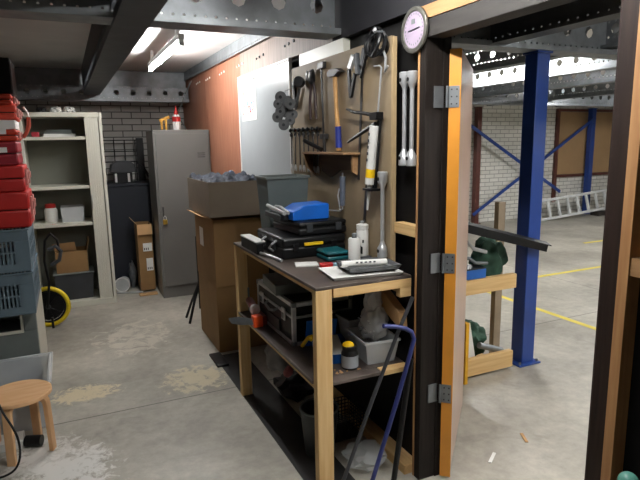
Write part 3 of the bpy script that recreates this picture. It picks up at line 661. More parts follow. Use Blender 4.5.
MB().blob((1.386, 3.35, 1.985), (.010, .03, .03), .1, 5, 2, 2).build('jaw', M_blk, sc)
# bundle of grey abrasive discs hung in front of the board edge
dz = thing('disc_bundle', (1.33, 3.35, 1.75), 'bundle of round grey sanding discs hanging between whiteboard and tool board', 'discs')
for i, (du, dz_, r_) in enumerate(((-.030, .090, .036), (.020, .060, .034), (-.042, .045, .030), (.045, .042, .034), (.006, .008, .047), (-.052, -.036, .034), (.036, -.058, .032), (-.004, -.086, .034), (.05, -.02, .03), (-.03, .0, .034))):
    c = Vector((1.315, 3.33, 1.815))+Vector((.78, -.62, 0))*du+Vector((-.55, -.80, 0)).normalized()*(.0135*(i % 4)); c.z += dz_
    ax_ = (-.6, -.8, .05*((i % 3)-1))
    d = MB().lathe(c, [(r_*.97, 0), (r_, .002), (r_, .010), (r_*.97, .012)], 28, ax_).build('disc', mat('disc_grey', '6c6e6f', .6, var=.2, scale=20), dz)
    MB().lathe(c+Vector(ax_).normalized()*.0122, [(r_*.3, 0), (r_*.26, .003)], 16, ax_).build('disc_hub', M_dgrey, d)
MB().tube([(1.398, 3.405, 1.97), (1.35, 3.42, 1.95), (1.34, 3.44, 1.86)], .003).build('wire', M_steel, dz)
# six combination spanners in a row
rk = thing('tool_rack', (1.39, 3.2, 1.69), 'narrow black rack strip holding the row of spanners', 'rack')
zy(3.43, 1.70, 2.97, 1.695, TX, .014, .012, M_blk, 'rail', rk)
for k in range(7): MB().blob((1.376, 3.41-k*.07, 1.696), (.010, .014, .014), .1, 5, k, 2).build('hook', M_blk, rk)
WY = [3.41-k*.07 for k in range(7)]
WLAB = ['spanner hanging leftmost in the row under the grey discs', 'spanner hanging second from the left in the spanner row', 'spanner hanging third from the left in the spanner row', 'spanner hanging in the middle of the spanner row', 'spanner hanging third from the right in the spanner row', 'spanner hanging second from the right in the spanner row', 'spanner hanging rightmost in the row, nearest the bar clamp']
sp0 = None
for k, yy in enumerate(WY):
    if sp0 is None:
        sp0 = thing('spanner', (1.380, yy, 1.675), WLAB[0], 'spanner', 'spanners in the row on the tool board')
        MB().box(1.379, 1.384, yy-.006, yy+.006, 1.475, 1.655).build('shaft', M_dsteel, sp0, bev=.002)
        MB().torus((1.3815, yy, 1.667), (1, 0, 0), .012, .005, 20, 8).build('ring_end', M_dsteel, sp0)
        MB().prism([(1.379, yy-.006, 1.4745), (1.379, yy+.006, 1.4745), (1.379, yy+.017, 1.455), (1.379, yy+.015, 1.432), (1.379, yy+.007, 1.447), (1.379, yy-.007, 1.447), (1.379, yy-.015, 1.432), (1.379, yy-.017, 1.455)], (.006, 0, 0)).build('open_end', M_steel, sp0)
    else: dup(sp0, (1.380, yy, 1.675), 0, WLAB[k], rot=((0.0, .03, -.03, .02, 0, -.04, .03)[k], 0, 0))
# timber corner shelf
ws = thing('corner_shelf', (1.34, 2.8, 1.5), 'small timber bracket shelf low on the tool board', 'shelf')
MB().prism([(TX, 3.14, 1.550), (TX, 2.50, 1.550), (1.31, 2.52, 1.550), (1.29, 3.02, 1.550)], (0, 0, .012)).build('board', wood('old_timber', '7d6040', '957450', 1), ws, bev=.002)
MB().prism([(TX, 2.525, 1.549), (1.365, 2.525, 1.549), (1.365, 2.525, 1.46), (TX, 2.525, 1.44)], (0, .018, 0)).build('bracket', M_study, ws)
MB().prism([(TX, 3.12, 1.549), (1.30, 3.03, 1.549), (1.32, 3.03, 1.47), (TX, 3.08, 1.42)], (0, -.018, 0)).build('bracket', M_study, ws)
MB().prism([(TX, 2.99, 1.549), (TX, 2.56, 1.549), (TX, 2.56, 1.47), (TX, 2.72, 1.46), (TX, 2.84, 1.415), (TX, 2.95, 1.45)], (-.012, 0, 0)).build('back_board', wood('dark_timber', '4b3b2a', '5d4a35', 1), ws)
tag(MB(T(1.335, 2.92, 1.578, .3, -.0, 0)).cyl((0, .10, .05), (0, -.05, -.003), .0125).build('black_tool', M_blk), 'short black tool lying on the small timber bracket shelf', 'tool')
ag = thing('crank_tool', (1.38, 2.66, 1.35), 'grey-gripped steel crank tool hanging below the bracket shelf', 'tool')
MB().cyl((1.375, 2.66, 1.43), (1.375, 2.665, 1.27), .0165, .015).build('grip', mat('grip_grey', '5a6270', .5), ag)
MB().tube([(1.375, 2.66, 1.45), (1.375, 2.665, 1.25), (1.375, 2.70, 1.235), (1.375, 2.84, 1.225)], .005).build('rod', M_steel, ag)
MB().tube([(1.375, 2.69, 1.235), (1.375, 2.72, 1.32), (1.385, 2.72, 1.36)], .004).build('rod', M_steel, ag)
# long combination pliers
ap = thing('adjustable_pliers', (1.375, 2.55, 1.95), 'big black adjustable pliers with a bright jaw on the tool board right of the hammer', 'pliers')
zy(2.555, 2.05, 2.60, 1.99, TX, .035, .016, M_steel, 'jaw', ap); zy(2.52, 2.055, 2.50, 1.95, TX-.001, .03, .02, M_dgrey, 'jaw', ap)
zy(2.575, 1.985, 2.555, 1.84, TX-.018, .022, .014, M_blk, 'handle', ap); zy(2.505, 1.955, 2.545, 1.85, TX-.021, .02, .014, M_blk, 'handle', ap)
ru = thing('hand_saw', (1.385, 2.45, 1.6), 'long dark narrow saw blade hanging down the tool board', 'saw')
zy(2.47, 2.02, 2.52, 1.42, TX, .020, .003, M_dsteel, 'blade', ru, 0); zy(2.44, 2.07, 2.47, 1.99, TX, .03, .016, M_dgrey, 'handle', ru)
r2 = thing('steel_rule', (1.385, 2.4, 1.4), 'dark steel strip hanging under the cartridge gun', 'ruler')
zy(2.395, 1.70, 2.46, 1.20, TX, .022, .003, M_dsteel, 'blade', r2, 0)
MB().cyl((1.396, 2.47, 1.20), (1.38, 2.47, 1.20), .008, n=10).build('screw', M_steel, r2)
# caulking gun
cg = thing('caulking_gun', (1.36, 2.32, 1.6), 'black caulking gun loaded with a white cartridge hanging on the tool board', 'caulking gun')
def L3(y0, z0, y1, z1, t): return (y0+(y1-y0)*t, z0+(z1-z0)*t)
a, b_ = (2.285, 1.70), (2.335, 1.395)
MB().cyl((1.355, *L3(*a, *b_, .03)), (1.355, *L3(*a, *b_, .95)), .0235, n=24).build('cartridge', M_white, cg)
q = MB().cyl((1.355, *L3(*a, *b_, .70)), (1.355, *L3(*a, *b_, .84)), .0238, n=24).build('yellow_label', M_yel, cg)
g = MB()
for k in range(5): zz = L3(*a, *b_, .15+k*.1); g.box(1.3285, 1.331, zz[0]-.004, zz[0]+.008, zz[1]-.010, zz[1]+.004)
q = g.build('printed_marks', M_dgrey, cg)
MB().lathe((1.355, *L3(*a, *b_, .96)), [(.012, 0), (.010, .04), (.004, .13)], 14, (0, b_[0]-a[0], b_[1]-a[1])).build('nozzle', M_white, cg)
zy(2.27, 1.73, 2.322, 1.385, 1.385, .012, .02, M_blk, 'frame_rail', cg); zy(2.252, 1.725, 2.298, 1.385, 1.375, .008, .012, M_blk, 'frame_rail', cg)
zy(2.36, 1.385, 2.275, 1.385, 1.385, .012, .055, M_blk, 'front_plate', cg); zy(2.31, 1.735, 2.245, 1.735, 1.38, .035, .04, M_blk, 'rear_block', cg)
MB().tube([(1.36, 2.30, 1.74), (1.36, 2.40, 1.755), (1.36, 2.50, 1.765), (1.36, 2.575, 1.785)], [.011, .009, .008, .006]).build('handle', M_blk, cg)
MB().tube([(1.36, 2.28, 1.70), (1.36, 2.40, 1.665), (1.36, 2.50, 1.635), (1.36, 2.565, 1.615)], [.012, .010, .009, .006]).build('trigger', M_blk, cg)
MB().tube([(1.362, 2.27, 1.72), (1.362, 2.235, 1.95), (1.362, 2.25, 1.962), (1.362, 2.30, 1.965)], .0045).build('plunger_rod', M_steel, cg)
# tangled grinder / strap bundle at the top right
sb = thing('strap_bundle', (1.36, 2.30, 2.05), 'tangled black ratchet straps with metal hooks hung at the top right of the tool board', 'straps')
mb = MB()
for k in range(6): mb.torus((1.375-.012*(k % 3), 2.28+.018*math.sin(k*2.1), 2.07+.012*math.cos(k*1.7)), (1, .35*math.sin(k), .4*math.cos(k*2)), .055+.006*(k % 2), .008, 24, 6)
mb.build('strap_coil', M_blk, sb)
MB().tube([(1.375, 2.33, 2.09), (1.375, 2.40, 2.02), (1.38, 2.46, 1.93)], .008).build('strap_end', M_blk, sb)
MB().tube([(1.37, 2.24, 2.04), (1.37, 2.21, 1.99), (1.375, 2.225, 1.93), (1.375, 2.20, 1.955)], .006).build('hook', M_steel, sb)
MB().tube([(1.345, 2.28, 2.12), (1.345, 2.25, 2.11), (1.34, 2.19, 2.10)], .005).build('hook', M_galv, sb)
MB().blob((1.35, 2.27, 2.12), (.012, .014, .014), .1, 5, 3, 2).build('buckle', M_steel, sb)
# wheel wrenches
def wheel_wrench(y_, z0, z1, x, label, r_=.0155, h_=.075):
    t = thing('wheel_wrench', (x, y_, z0), label, 'wrench', 'chrome wheel wrenches')
    MB().cyl((x, y_, z0+h_), (x, y_, z1-h_), r_*.62, n=14).build('shaft', M_steel, t)
    for za, sg in ((z1, -1), (z0, 1)):
        s_ = MB().lathe((x, y_, za), [(r_*1.35, 0), (r_*1.6, .004), (r_*1.55, h_*.62), (r_*1.25, h_*.7), (r_*.8, h_*.9), (r_*.6, h_+.004)], 20, (0, 0, sg)).build('socket', M_steel, t)
        MB().cyl((x-r_*1.55, y_, za+sg*.035), (x-r_*1.63, y_, za+sg*.035), .009, n=12).build('socket_hole', M_blk, s_)
    return t
wheel_wrench(2.122, 1.505, 1.92, 1.415, 'left one of two chrome wheel wrenches hanging on the black sheet under the round dial')
wheel_wrench(2.048, 1.505, 1.915, 1.405, 'right one of two chrome wheel wrenches hanging under the round dial, nearest the door frame')
wheel_wrench(2.238, 1.055, 1.475, 1.372, 'lone chrome wheel wrench hanging low on the tool board above the bench tray', .0155, .08)
# round dial
ck = thing('round_dial', (1.38, 2.03, 2.08), 'round thermometer dial with a grey rim next to the door frame', 'thermometer')
kc = (1.405, 2.028, 2.080)
MB().lathe(kc, [(.088, 0), (.094, .003), (.094, .012), (.086, .016), (.076, .014), (.073, .008)], 48, (-1, 0, 0)).build('rim', mat('dial_rim', '5c5b55', .35, .4), ck)
f_ = MB().lathe((1.3965, 2.028, 2.080), [(.0735, 0), (.0735, .001)], 48, (-1, 0, 0)).build('face', mat('dial_face', '9c8ea0', .4, var=.08, scale=9), ck)
zy(2.065, 2.08, 1.985, 2.085, 1.3935, .004, .002, M_dgrey, 'needle', ck, 0)
g = MB()
for k in range(24):
    t = 2*PI*k/24; g.box(1.3935, 1.3950, 2.028+.062*math.cos(t)-.0015, 2.028+.062*math.cos(t)+.0015, 2.083+.062*math.sin(t)-.004, 2.083+.062*math.sin(t)+.004)
g.box(1.3935, 1.3950, 2.02, 2.045, 2.105, 2.125); g.build('dial_marks', M_grey, f_)

# ------------------------------------------------------------------ things on the bench
Z = BH+.001
def hard_case(x0, x1, y0, y1, z0, z1, m_, label, rz=0, latch=None, handle=None, name='tool_case'):
    cx, cy = (x0+x1)/2, (y0+y1)/2; t = thing(name, (cx, cy, z0), label, 'case', rz=rz); M_ = T(cx, cy, 0, rz); a, b_ = (x1-x0)/2, (y1-y0)/2; zm = z0+(z1-z0)*.55
    MB(M_).box(-a, a, -b_, b_, z0, zm-.002).build('lower_shell', m_, t, bev=.01)
    MB(M_).box(-a, a, -b_, b_, zm+.002, z1).build('upper_shell', m_, t, bev=.012)
    MB(M_).box(-a+.006, a-.006, -b_+.006, b_-.006, zm-.004, zm+.004).build('seam', M_blk, t)
    if handle: MB(M_).tube([(-.06, -b_-.001, zm-.01), (-.055, -b_-.022, zm-.01), (.055, -b_-.022, zm-.01), (.06, -b_-.001, zm-.01)], .007).build('handle', handle, t)
    if latch:
        for xx in (-a*.7, a*.5): MB(M_).box(xx, xx+.035, -b_-.008, -b_-.0005, zm-.022, zm+.02).build('latch', latch, t, bev=.002)
    return t
hc = hard_case(.99, 1.36, 2.60, 3.02, Z, 1.125, M_blk, 'large black tool case with a yellow latch, bottom of the stack on the bench', latch=M_blk)
X_(1.11, 1.22, 2.591, 2.599, 1.078, 1.095).build('yellow_latch', M_yel, hc, bev=.002)
for yy in (2.70, 2.86): MB().box(.982, .9895, yy, yy+.05, 1.05, 1.10).build('latch', M_dgrey, hc, bev=.002)
for yy in (2.68, 2.84): MB().tube([(.985, yy, 1.105), (.96, yy, 1.09), (.96, yy+.05, 1.06), (.985, yy+.05, 1.04)], .006).build('latch_lever', M_steel, hc)
hard_case(1.085, 1.375, 2.62, 3.0, 1.1265, 1.20, M_blk, 'flat black case lying between the large black case and the blue box', .03, latch=M_dgrey)
bb = thing('blue_box', (1.2, 2.8, 1.2015), 'bright blue sloping plastic box on top of the black cases', 'box')
MB().prism([(1.085, 2.68, 1.2015), (1.085, 2.68, 1.25), (1.15, 2.68, 1.282), (1.30, 2.68, 1.286), (1.30, 2.68, 1.2015)], (0, .17, 0)).build('body', M_bcase, bb, bev=.005)
MB().box(1.10, 1.32, 2.7, 2.95, 1.2765, 1.290).build('lid', mat('box_lid_brown', '6b4a3c', .5), bb, bev=.003) if 0 else None
sv = thing('staple_gun', (1.07, 2.86, 1.2015), 'silvery hand tool with black grip lying left of the bright blue box', 'tool')
MB().box(1.03, 1.083, 2.74, 2.98, 1.2015, 1.232).build('body', M_dgrey, sv, bev=.004)
MB().tube([(1.045, 2.70, 1.243), (1.045, 2.82, 1.252), (1.045, 2.97, 1.262)], .011).build('lever', M_steel, sv)
MB().tube([(1.070, 2.71, 1.243), (1.075, 2.84, 1.262), (1.075, 2.92, 1.258)], .010).build('lever', M_steel, sv)
gb_ = thing('grey_bin', (1.18, 3.14, BH), 'tall grey plastic bin with a rim at the back of the bench', 'bin')
MB().tub(1.07, 1.335, 3.035, 3.235, Z, 1.405, .022, .004, .02).build('body', mat('bin_grey', '5d6767', .5, var=.04), gb_)
MB().box(1.06, 1.345, 3.025, 3.0345, 1.406, 1.42).box(1.06, 1.345, 3.2355, 3.245, 1.406, 1.42).box(1.06, 1.0695, 3.035, 3.235, 1.406, 1.42).box(1.3355, 1.345, 3.035, 3.235, 1.406, 1.42).build('rim', M_grey, gb_, bev=.002)
tag(MB().tube([(1.07, 3.1, 1.02), (1.06, 3.12, 1.25), (1.15, 3.2, 1.50), (1.22, 3.23, 1.56)], .004).build('steel_rod', M_steel), 'thin steel rod sticking up out of the grey bin', 'rod') if 0 else None
tag(MB().tube([(1.045, 3.50, 1.30), (1.26, 3.42, 1.51)], .005).build('antenna_rod', M_galv), 'thin pale rod leaning between the clothes carton and the grey bin', 'rod') if 0 else None
wo = thing('open_organiser', (.955, 2.96, BH), 'small case with a white paper lid left of the large black case', 'case')
MB().box(.915, .955, 2.80, 3.1, Z, 1.075).build('body', M_blk, wo, bev=.004)
MB(T(0, 0, 0)).box(.912, .972, 2.82, 3.1, 1.0755, 1.083).build('lid', M_paper, wo, bev=.002)
mr = thing('wrench', (.975, 2.66, BH), 'small chrome tool lying on the bench edge before the black case', 'wrench')
MB().tube([(.935, 2.80, Z+.009), (.955, 2.68, Z+.009), (.965, 2.56, Z+.009)], .008).build('body', M_steel, mr)
tl = hard_case(1.17, 1.30, 2.44, 2.58, Z, 1.065, M_teal, 'small dark teal box on the bench in front of the black cases', name='teal_box')
def spray(x, y_, h_, r_, label, cap, capr):
    t = thing('spray_can', (x, y_, BH), label, 'spray can', 'cans standing on the bench')
    MB().lathe((x, y_, Z), [(r_*.94, 0), (r_, .005), (r_, h_*.82), (r_*.85, h_*.86)], 28).build('can', M_white, t)
    MB().lathe((x, y_, Z+h_*.861), [(capr, 0), (capr, h_*.12), (capr*.8, h_*.139)], 24).build('cap', cap, t)
    return t
s1 = spray(1.25, 2.30, .165, .030, 'left white spray can with a small grey nozzle cap, front one of two', M_galv, .012)
s2 = spray(1.352, 2.40, .19, .031, 'right taller white can with a wide white cap, behind the other', M_white, .031)
MB().box(1.3085, 1.3115, 2.365, 2.375, 1.06, 1.09).build('printed_mark', M_dgrey, s2) if 0 else None
g = MB()
for (a, z0, z1) in ((3.9, 1.055, 1.095), (4.1, 1.052, 1.09), (4.3, 1.11, 1.125)):
    c_, s_ = math.cos(a), math.sin(a); g.box(-.004, .004, -.0008, .0008, z0, z1, M=T(1.352+.0318*c_, 2.40+.0318*s_, 0, a+PI/2))
g.build('printed_mark', M_blk, s2)
# trays at the front corner
def tray(pts_c, a, b_, z0, h_, rz, m_, label, t_=.006):
    t = MB(T(pts_c[0], pts_c[1], z0, rz)).tub(-a, a, -b_, b_, 0, h_, .012, t_); o = t.build('tray', m_, bev=.002); return tag(o, label, 'tray')
tray((1.205, 2.165), .172, .112, Z, .016, -.12, M_white, 'white rimmed tray at the front corner of the bench')
tray((1.262, 2.19), .13, .10, Z+.0165, .022, -.12, mat('tray_grey', '4d5052', .4), 'dark tray lying in the white tray on the bench')
tr = thing('glue_tube', (1.20, 2.12, BH+.04), 'white printed tube lying across the trays on the bench', 'tube')
MB().cyl((1.10, 2.15, BH+.056), (1.31, 2.10, BH+.056), .0155, n=20).build('tube_body', M_white, tr)
g = MB()
for k in range(5): g.box(1.16+k*.02, 1.17+k*.02, 2.116-k*.005, 2.120-k*.005, BH+.061, BH+.067)
g.build('printed_marks', M_dgrey, tr)
MB().cyl((1.085, 2.1535, BH+.056), (1.0995, 2.1502, BH+.056), .010, n=16).build('cap', M_dgrey, tr)
tag(MB(T(1.335, 2.255, BH+.041, .4)).blob((0, 0, .018), (.085, .03, .022), .25, 8, 4, flat=0).build('grey_cloth', M_dgrey), 'dark grey cloth lying on the back of the tray on the bench', 'cloth') if 0 else None
tag(MB(T(1.335, 2.335, Z, .2)).box(-.04, .05, -.02, .02, 0, .018).box(-.03, .03, -.015, .015, .0185, .035).build('black_wedge', M_dgrey, bev=.006), 'dark grey wedge-shaped piece behind the trays, beside the cans', 'block')
tag(MB(T(1.05, 2.44, Z, -.3)).box(-.055, .06, -.04, .04, 0, .008).build('paper_card', M_paper, bev=.001), 'white card lying on the bench in front of the teal box', 'card')
rp = thing('red_tool', (1.12, 2.36, BH), 'small red tool with a pale blue strip lying behind the white tray', 'tool')
MB(T(1.12, 2.345, Z, -.25)).box(-.035, .03, -.018, .018, 0, .022).build('red_body', M_red, rp, bev=.004)
MB(T(1.19, 2.36, Z, .15)).box(-.035, .06, -.01, .01, 0, .014).build('pale_strip', mat('pale_blue', '8fb6c4', .5), rp, bev=.002)

# ------------------------------------------------------------------ lower shelf
ZS = .573
fc = thing('flight_case', (1.16, 2.76, ZS), 'black aluminium-edged flight case on the lower bench shelf', 'case')
x0, x1, y0, y1, z0, z1 = .99, 1.34, 2.49, 3.06, ZS, .805
MB().box(x0+.006, x1-.006, y0+.006, y1-.006, z0+.006, z1-.006).build('body', M_blk, fc)
mb = MB(); e = .022
for (yy, zz) in ((y0, z0), (y1-e, z0), (y0, z1-e), (y1-e, z1-e)): mb.box(x0+e, x1-e, yy, yy+e, zz, zz+e)
for (xx, zz) in ((x0, z0), (x1-e, z0), (x0, z1-e), (x1-e, z1-e)): mb.box(xx, xx+e, y0+e, y1-e, zz, zz+e)
for (xx, yy) in ((x0, y0), (x0, y1-e), (x1-e, y0), (x1-e, y1-e)): mb.box(xx, xx+e, yy, yy+e, z0+e, z1-e)
mb.box(x0-.001, x0+.01, y0+e, y1-e, z1-.085, z1-.07); mb.box(x0+e, x1-e, y0-.001, y0+.01, z1-.085, z1-.07)
mb.build('aluminium_edging', M_steel, fc, bev=.003)
for xx in (x0-.003, x1-e-.003):
    for yy in (y0-.003, y1-e-.003):
        for zz in (z0, z1-e-.001): MB().box(xx, xx+e+.006, yy, yy+e+.006, zz, zz+e+.004).build('corner', M_galv, fc, bev=.006)
MB().tube([(x0-.001, 2.70, .725), (x0-.022, 2.705, .715), (x0-.024, 2.78, .70), (x0-.022, 2.855, .715), (x0-.001, 2.86, .725)], .0075).build('handle', M_galv, fc)
for yy in (2.58, 2.93):
    l = MB().box(x0-.010, x0-.0015, yy, yy+.05, .69, .755).build('latch', M_steel, fc, bev=.002); MB().box(x0-.014, x0-.0105, yy+.012, yy+.038, .70, .73).build('latch_key', M_galv, l, bev=.001)
MB().box(x0-.0035, x0+.0055, 2.68, 2.88, .60, .665).build('plate', M_dgrey, fc)
tag(MB(T(1.10, 2.80, .8065, -.1)).box(-.12, .12, -.15, .15, 0, .055).build('grey_box', M_grey, bev=.003), 'flat grey box lying on the flight case under the bench top', 'box')
oc = thing('orange_clamp', (.90, 2.98, ZS), 'orange clamp with a grey steel jaw sticking out over the lower shelf edge', 'clamp')
MB().box(.90, .955, 2.86, 2.915, ZS, .64).build('block', mat('vivid_orange', 'e8521c', .45), oc, bev=.005)
MB().box(.956, .985, 2.87, 3.10, ZS+.003, .632).build('body', mat('deep_red', '7a1c14', .5), oc, bev=.004)
MB().prism([(.899, 2.90, .61), (.84, 2.96, .612), (.79, 3.0, .60), (.80, 2.975, .582), (.85, 2.94, .575), (.899, 2.87, .59)], (0, 0, .012)).build('jaw', M_galv, oc, bev=.002)
tc_ = thing('red_torch', (.94, 3.08, .633), 'dark red torch with a chrome ring lying behind the orange clamp', 'torch')
MB().cyl((.935, 2.95, .66), (.958, 3.12, .662), .024, n=20).build('body', mat('torch_red', '6e1420', .4), tc_)
MB().cyl((.932, 2.93, .66), (.9349, 2.9499, .66), .030, n=24).build('ring', M_steel, tc_)
MB().tube([(.955, 3.12, .60), (.96, 3.14, .74)], .006).build('rod', M_grey, tc_)
tbn = thing('blue_tray', (1.10, 2.30, ZS), 'blue plastic tray holding white sheets on the lower shelf', 'tray')
MB(T(1.125, 2.32, ZS, -.25)).tub(-.085, .085, -.14, .14, 0, .05, .012, .004).build('tray', M_bcase, tbn)
tag(MB(T(1.12, 2.30, ZS+.007, -.25, .25, 0)).box(-.055, .055, -.09, .12, .02, .030).build('white_sheet', M_paper, bev=.002), 'white sheets lying in the blue tray on the lower shelf', 'paper')
tag(MB(T(1.19, 2.50, ZS, -.2)).prism([(-.05, 0, 0), (.05, 0, 0), (.07, .10, .14), (-.03, .10, .14)], (0, .02, 0)).build('blue_flap', M_blue), 'blue folder leaning behind the clear tub on the lower shelf', 'folder') if 0 else None
tag(MB(T(1.13, 2.452, ZS, -.2, .35)).box(-.085, .075, -.004, .004, .003, .165).build('blue_folder', M_bcase, bev=.002), 'bright blue folder leaning up behind the blue tray on the lower shelf', 'folder')
jr = thing('pill_bottle', (1.125, 2.145, ZS), 'dark jar with a yellow-topped cap and silver label on the lower shelf', 'jar')
MB().lathe((1.13, 2.13, ZS), [(.037, 0), (.040, .005), (.040, .070), (.038, .080), (.033, .088)], 28).build('body', M_blk, jr)
MB().lathe((1.13, 2.13, ZS+.010), [(.0405, 0), (.0405, .056)], 28).build('label', mat('label_silver', '9da1a6', .5), jr)
MB().lathe((1.13, 2.13, ZS+.0885), [(.035, 0), (.035, .020), (.032, .023)], 28).build('cap', M_blk, jr)
MB().lathe((1.122, 2.13, ZS+.112), [(.028, 0), (.023, .010), (.010, .016)], 20).build('yellow_top', M_yel, jr)
def tub_(x, yy, a, b_, h_, rz, label, zb=ZS, ins=.018, lid=None, m_=None):
    t = thing('clear_tub', (x, yy, zb), label, 'tub', rz=rz)
    MB(T(x, yy, zb, rz)).tub(-a, a, -b_, b_, 0, h_, ins, .003).build('body', m_ or M_clear, t)
    MB(T(x, yy, zb+h_, rz)).box(-a-.006, a+.006, -b_-.006, -b_, -.008, .003).box(-a-.006, a+.006, b_, b_+.006, -.008, .003).box(-a-.006, -a, -b_+.0005, b_-.0005, -.008, .003).box(a, a+.006, -b_+.0005, b_-.0005, -.008, .003).build('rim', M_milky, t)
    if lid: MB(T(x, yy, zb+h_+.0035, rz)).box(-a-.006, a+.006, -b_-.006, b_+.006, 0, .012).build('lid', lid, t, bev=.003)
    return t
tub_(1.295, 2.20, .088, .11, .115, -.08, 'open clear tub of small hardware at the front of the lower shelf')
tub_(1.305, 2.395, .075, .062, .15, .05, 'lidded clear tub with a dark lid behind the open clear tub', lid=M_blk)
mb = MB()
for k in range(110):
    x, yy, z = random.uniform(-.055, .055), random.uniform(-.075, .075), random.uniform(.010, .075)
    d = Vector((random.gauss(0, 1), random.gauss(0, 1), random.gauss(0, .5))).normalized()*.016; c = Vector((1.295+x, 2.20+yy, ZS+z)); mb.cyl(c-d, c+d, .003, n=5)
o = mb.build('loose_screws', M_steel); tag(o, 'loose screws and fittings filling the open clear tub', 'screws', kind='stuff')
bg = thing('plastic_bag', (1.28, 2.22, .66), 'clear plastic bag of long screws standing in the open clear tub', 'bag')
mb = MB()
mb.blob((1.305, 2.205, .745), (.072, .068, .090), .12, 7, 2, 4); mb.blob((1.305, 2.215, .84), (.045, .040, .090), .18, 8, 5, 3); mb.build('bag', mat('bag_film', 'f2f5f7', .2, var=.06, scale=14, alpha=.5, bump=.5), bg)
mb = MB()
for k in range(150):
    d = Vector((random.gauss(0, 1), random.gauss(0, 1), random.gauss(0, .35))).normalized()*.024
    c = Vector((1.295+random.uniform(-.045, .045), 2.205+random.uniform(-.045, .04), random.uniform(.695, .775))); mb.cyl(c-d, c+d, .0032, n=5)
mb.build('screws', M_steel, bg)['kind'] = 'stuff'
cb2 = thing('cardboard_box', (1.375, 2.16, .72), 'light brown carton with red print propped up under the bench top at the wall', 'box')
MB(T(1.399, 2.16, .70)).prism([(0, -.11, .045), (0, -.10, .125), (0, .08, .215), (0, .12, .135)], (-.045, 0, 0)).build('carton', M_cardl, cb2, bev=.003)
g = MB()
for k in range(4): g.box(1.3435, 1.3445, 2.20+k*.018, 2.21+k*.018, .815+k*.008, .825+k*.008)
g.build('red_print', mat('print_brown', '7c4630', .7), cb2)
mb = MB()
for k in range(26):
    x, yy = random.uniform(1.03, 1.17), random.uniform(2.085, 2.13)
    mb.box(x, x+.008, yy, yy+.005, ZS, ZS+.004, M=None)
tag(mb.build('wood_chips', M_cardl), 'pale wood chips scattered on the lower shelf around the dark jar', 'wood chips', kind='stuff')
yc = tag(MB().tube([(1.01, 2.42, .60), (1.03, 2.38, .655), (1.035, 2.35, .67), (1.02, 2.33, .66)], .010).build('yellow_clip', M_yel), 'yellow clip behind the front bench leg on the lower shelf', 'clip')
tub_(1.02, 2.40, .045, .05, .075, 0, 'small grey tub right behind the front bench leg', ins=.008, m_=M_grey) if 0 else None

# ------------------------------------------------------------------ under the bench
bk = thing('waste_bucket', (1.09, 2.40, 0.003), 'dark grey bucket with a pale rim under the workbench', 'bucket')
MB().lathe((1.09, 2.40, .004), [(.075, 0), (.078, .004), (.10, .25), (.095, .25), (.074, .012), (.02, .010)], 36).build('body', mat('bucket_dark', '2f3234', .5), bk)
MB().torus((1.09, 2.40, .255), (0, 0, 1), .099, .006, 36, 8).build('rim', M_grey, bk)
ms = thing('mesh_basket', (1.28, 2.48, 0.003), 'black mesh basket under the workbench beside the bucket', 'basket')
mb = MB()
for s_ in range(4):
    for k in range(9):
        u0 = -.085+k*.0205; a = (u0, -.09, .012); b_ = (u0*1.1, -.10, .16); M_ = T(1.285, 2.52, 0.003, s_*PI/2)
        mb.cyl(M_ @ Vector(a), M_ @ Vector(b_), .003, n=4); mb.cyl(M_ @ Vector((u0, -.09-.01*k/9, .012+.148*k/9)), M_ @ Vector((u0+.0001, -.09-.01*k/9, .0121+.148*k/9)), .001, n=3)
    for k in range(8):
        z = .012+k*.021; w_ = .085+.01*k/8; mb.cyl(M_ @ Vector((-w_, -.09-.01*k/8, z)), M_ @ Vector((w_, -.09-.01*k/8, z)), .003, n=4)
mb.build('mesh_sides', M_blk, ms)
MB(T(1.285, 2.52, 0.003)).box(-.085, .085, -.085, .085, .001, .009).build('base', M_blk, ms)
tag(MB().blob((1.29, 2.34, .045), (.085, .05, .045), .3, 7, 8, flat=.001).build('crumpled_plastic', M_milky), 'crumpled translucent plastic lying on the floor in front of the mesh basket', 'plastic') if 0 else None
for i, (x, yy, z, s_, mm, lb) in enumerate(((1.25, 2.20, .05, (.10, .10, .05), M_clear, 'crumpled clear plastic lying on the floor at the end of the bench'),
    (1.10, 2.98, .40, (.10, .12, .13), mat('grey_bag', '777472', .8, var=.2, bump=.4), 'greyish cloth bag hanging under the shelf at the back of the bench'),
    (1.22, 3.04, .08, (.13, .13, .08), M_blk, 'black bundle on the floor at the back under the bench'))):
    if i == 1: continue
    tag(MB().blob((x, yy, z), s_, .25, 7, i+11, flat=.001).build('crumpled_bag', mm), lb, 'bag')
gg = thing('cloth_bag', (1.12, 2.95, .2), 'greyish cloth bag heaped on the black bundle under the bench', 'bag')
MB().blob((1.13, 3.0, .35), (.11, .12, .13), .2, 6, 21, 4).build('bag', mat('grey_bag', '777472', .8, var=.2, bump=.4), gg)
MB().blob((1.10, 2.86, .27), (.03, .02, .035), .2, 6, 2, 2).build('tag_flap', mat('pink_tag', 'a05a58', .7), gg)
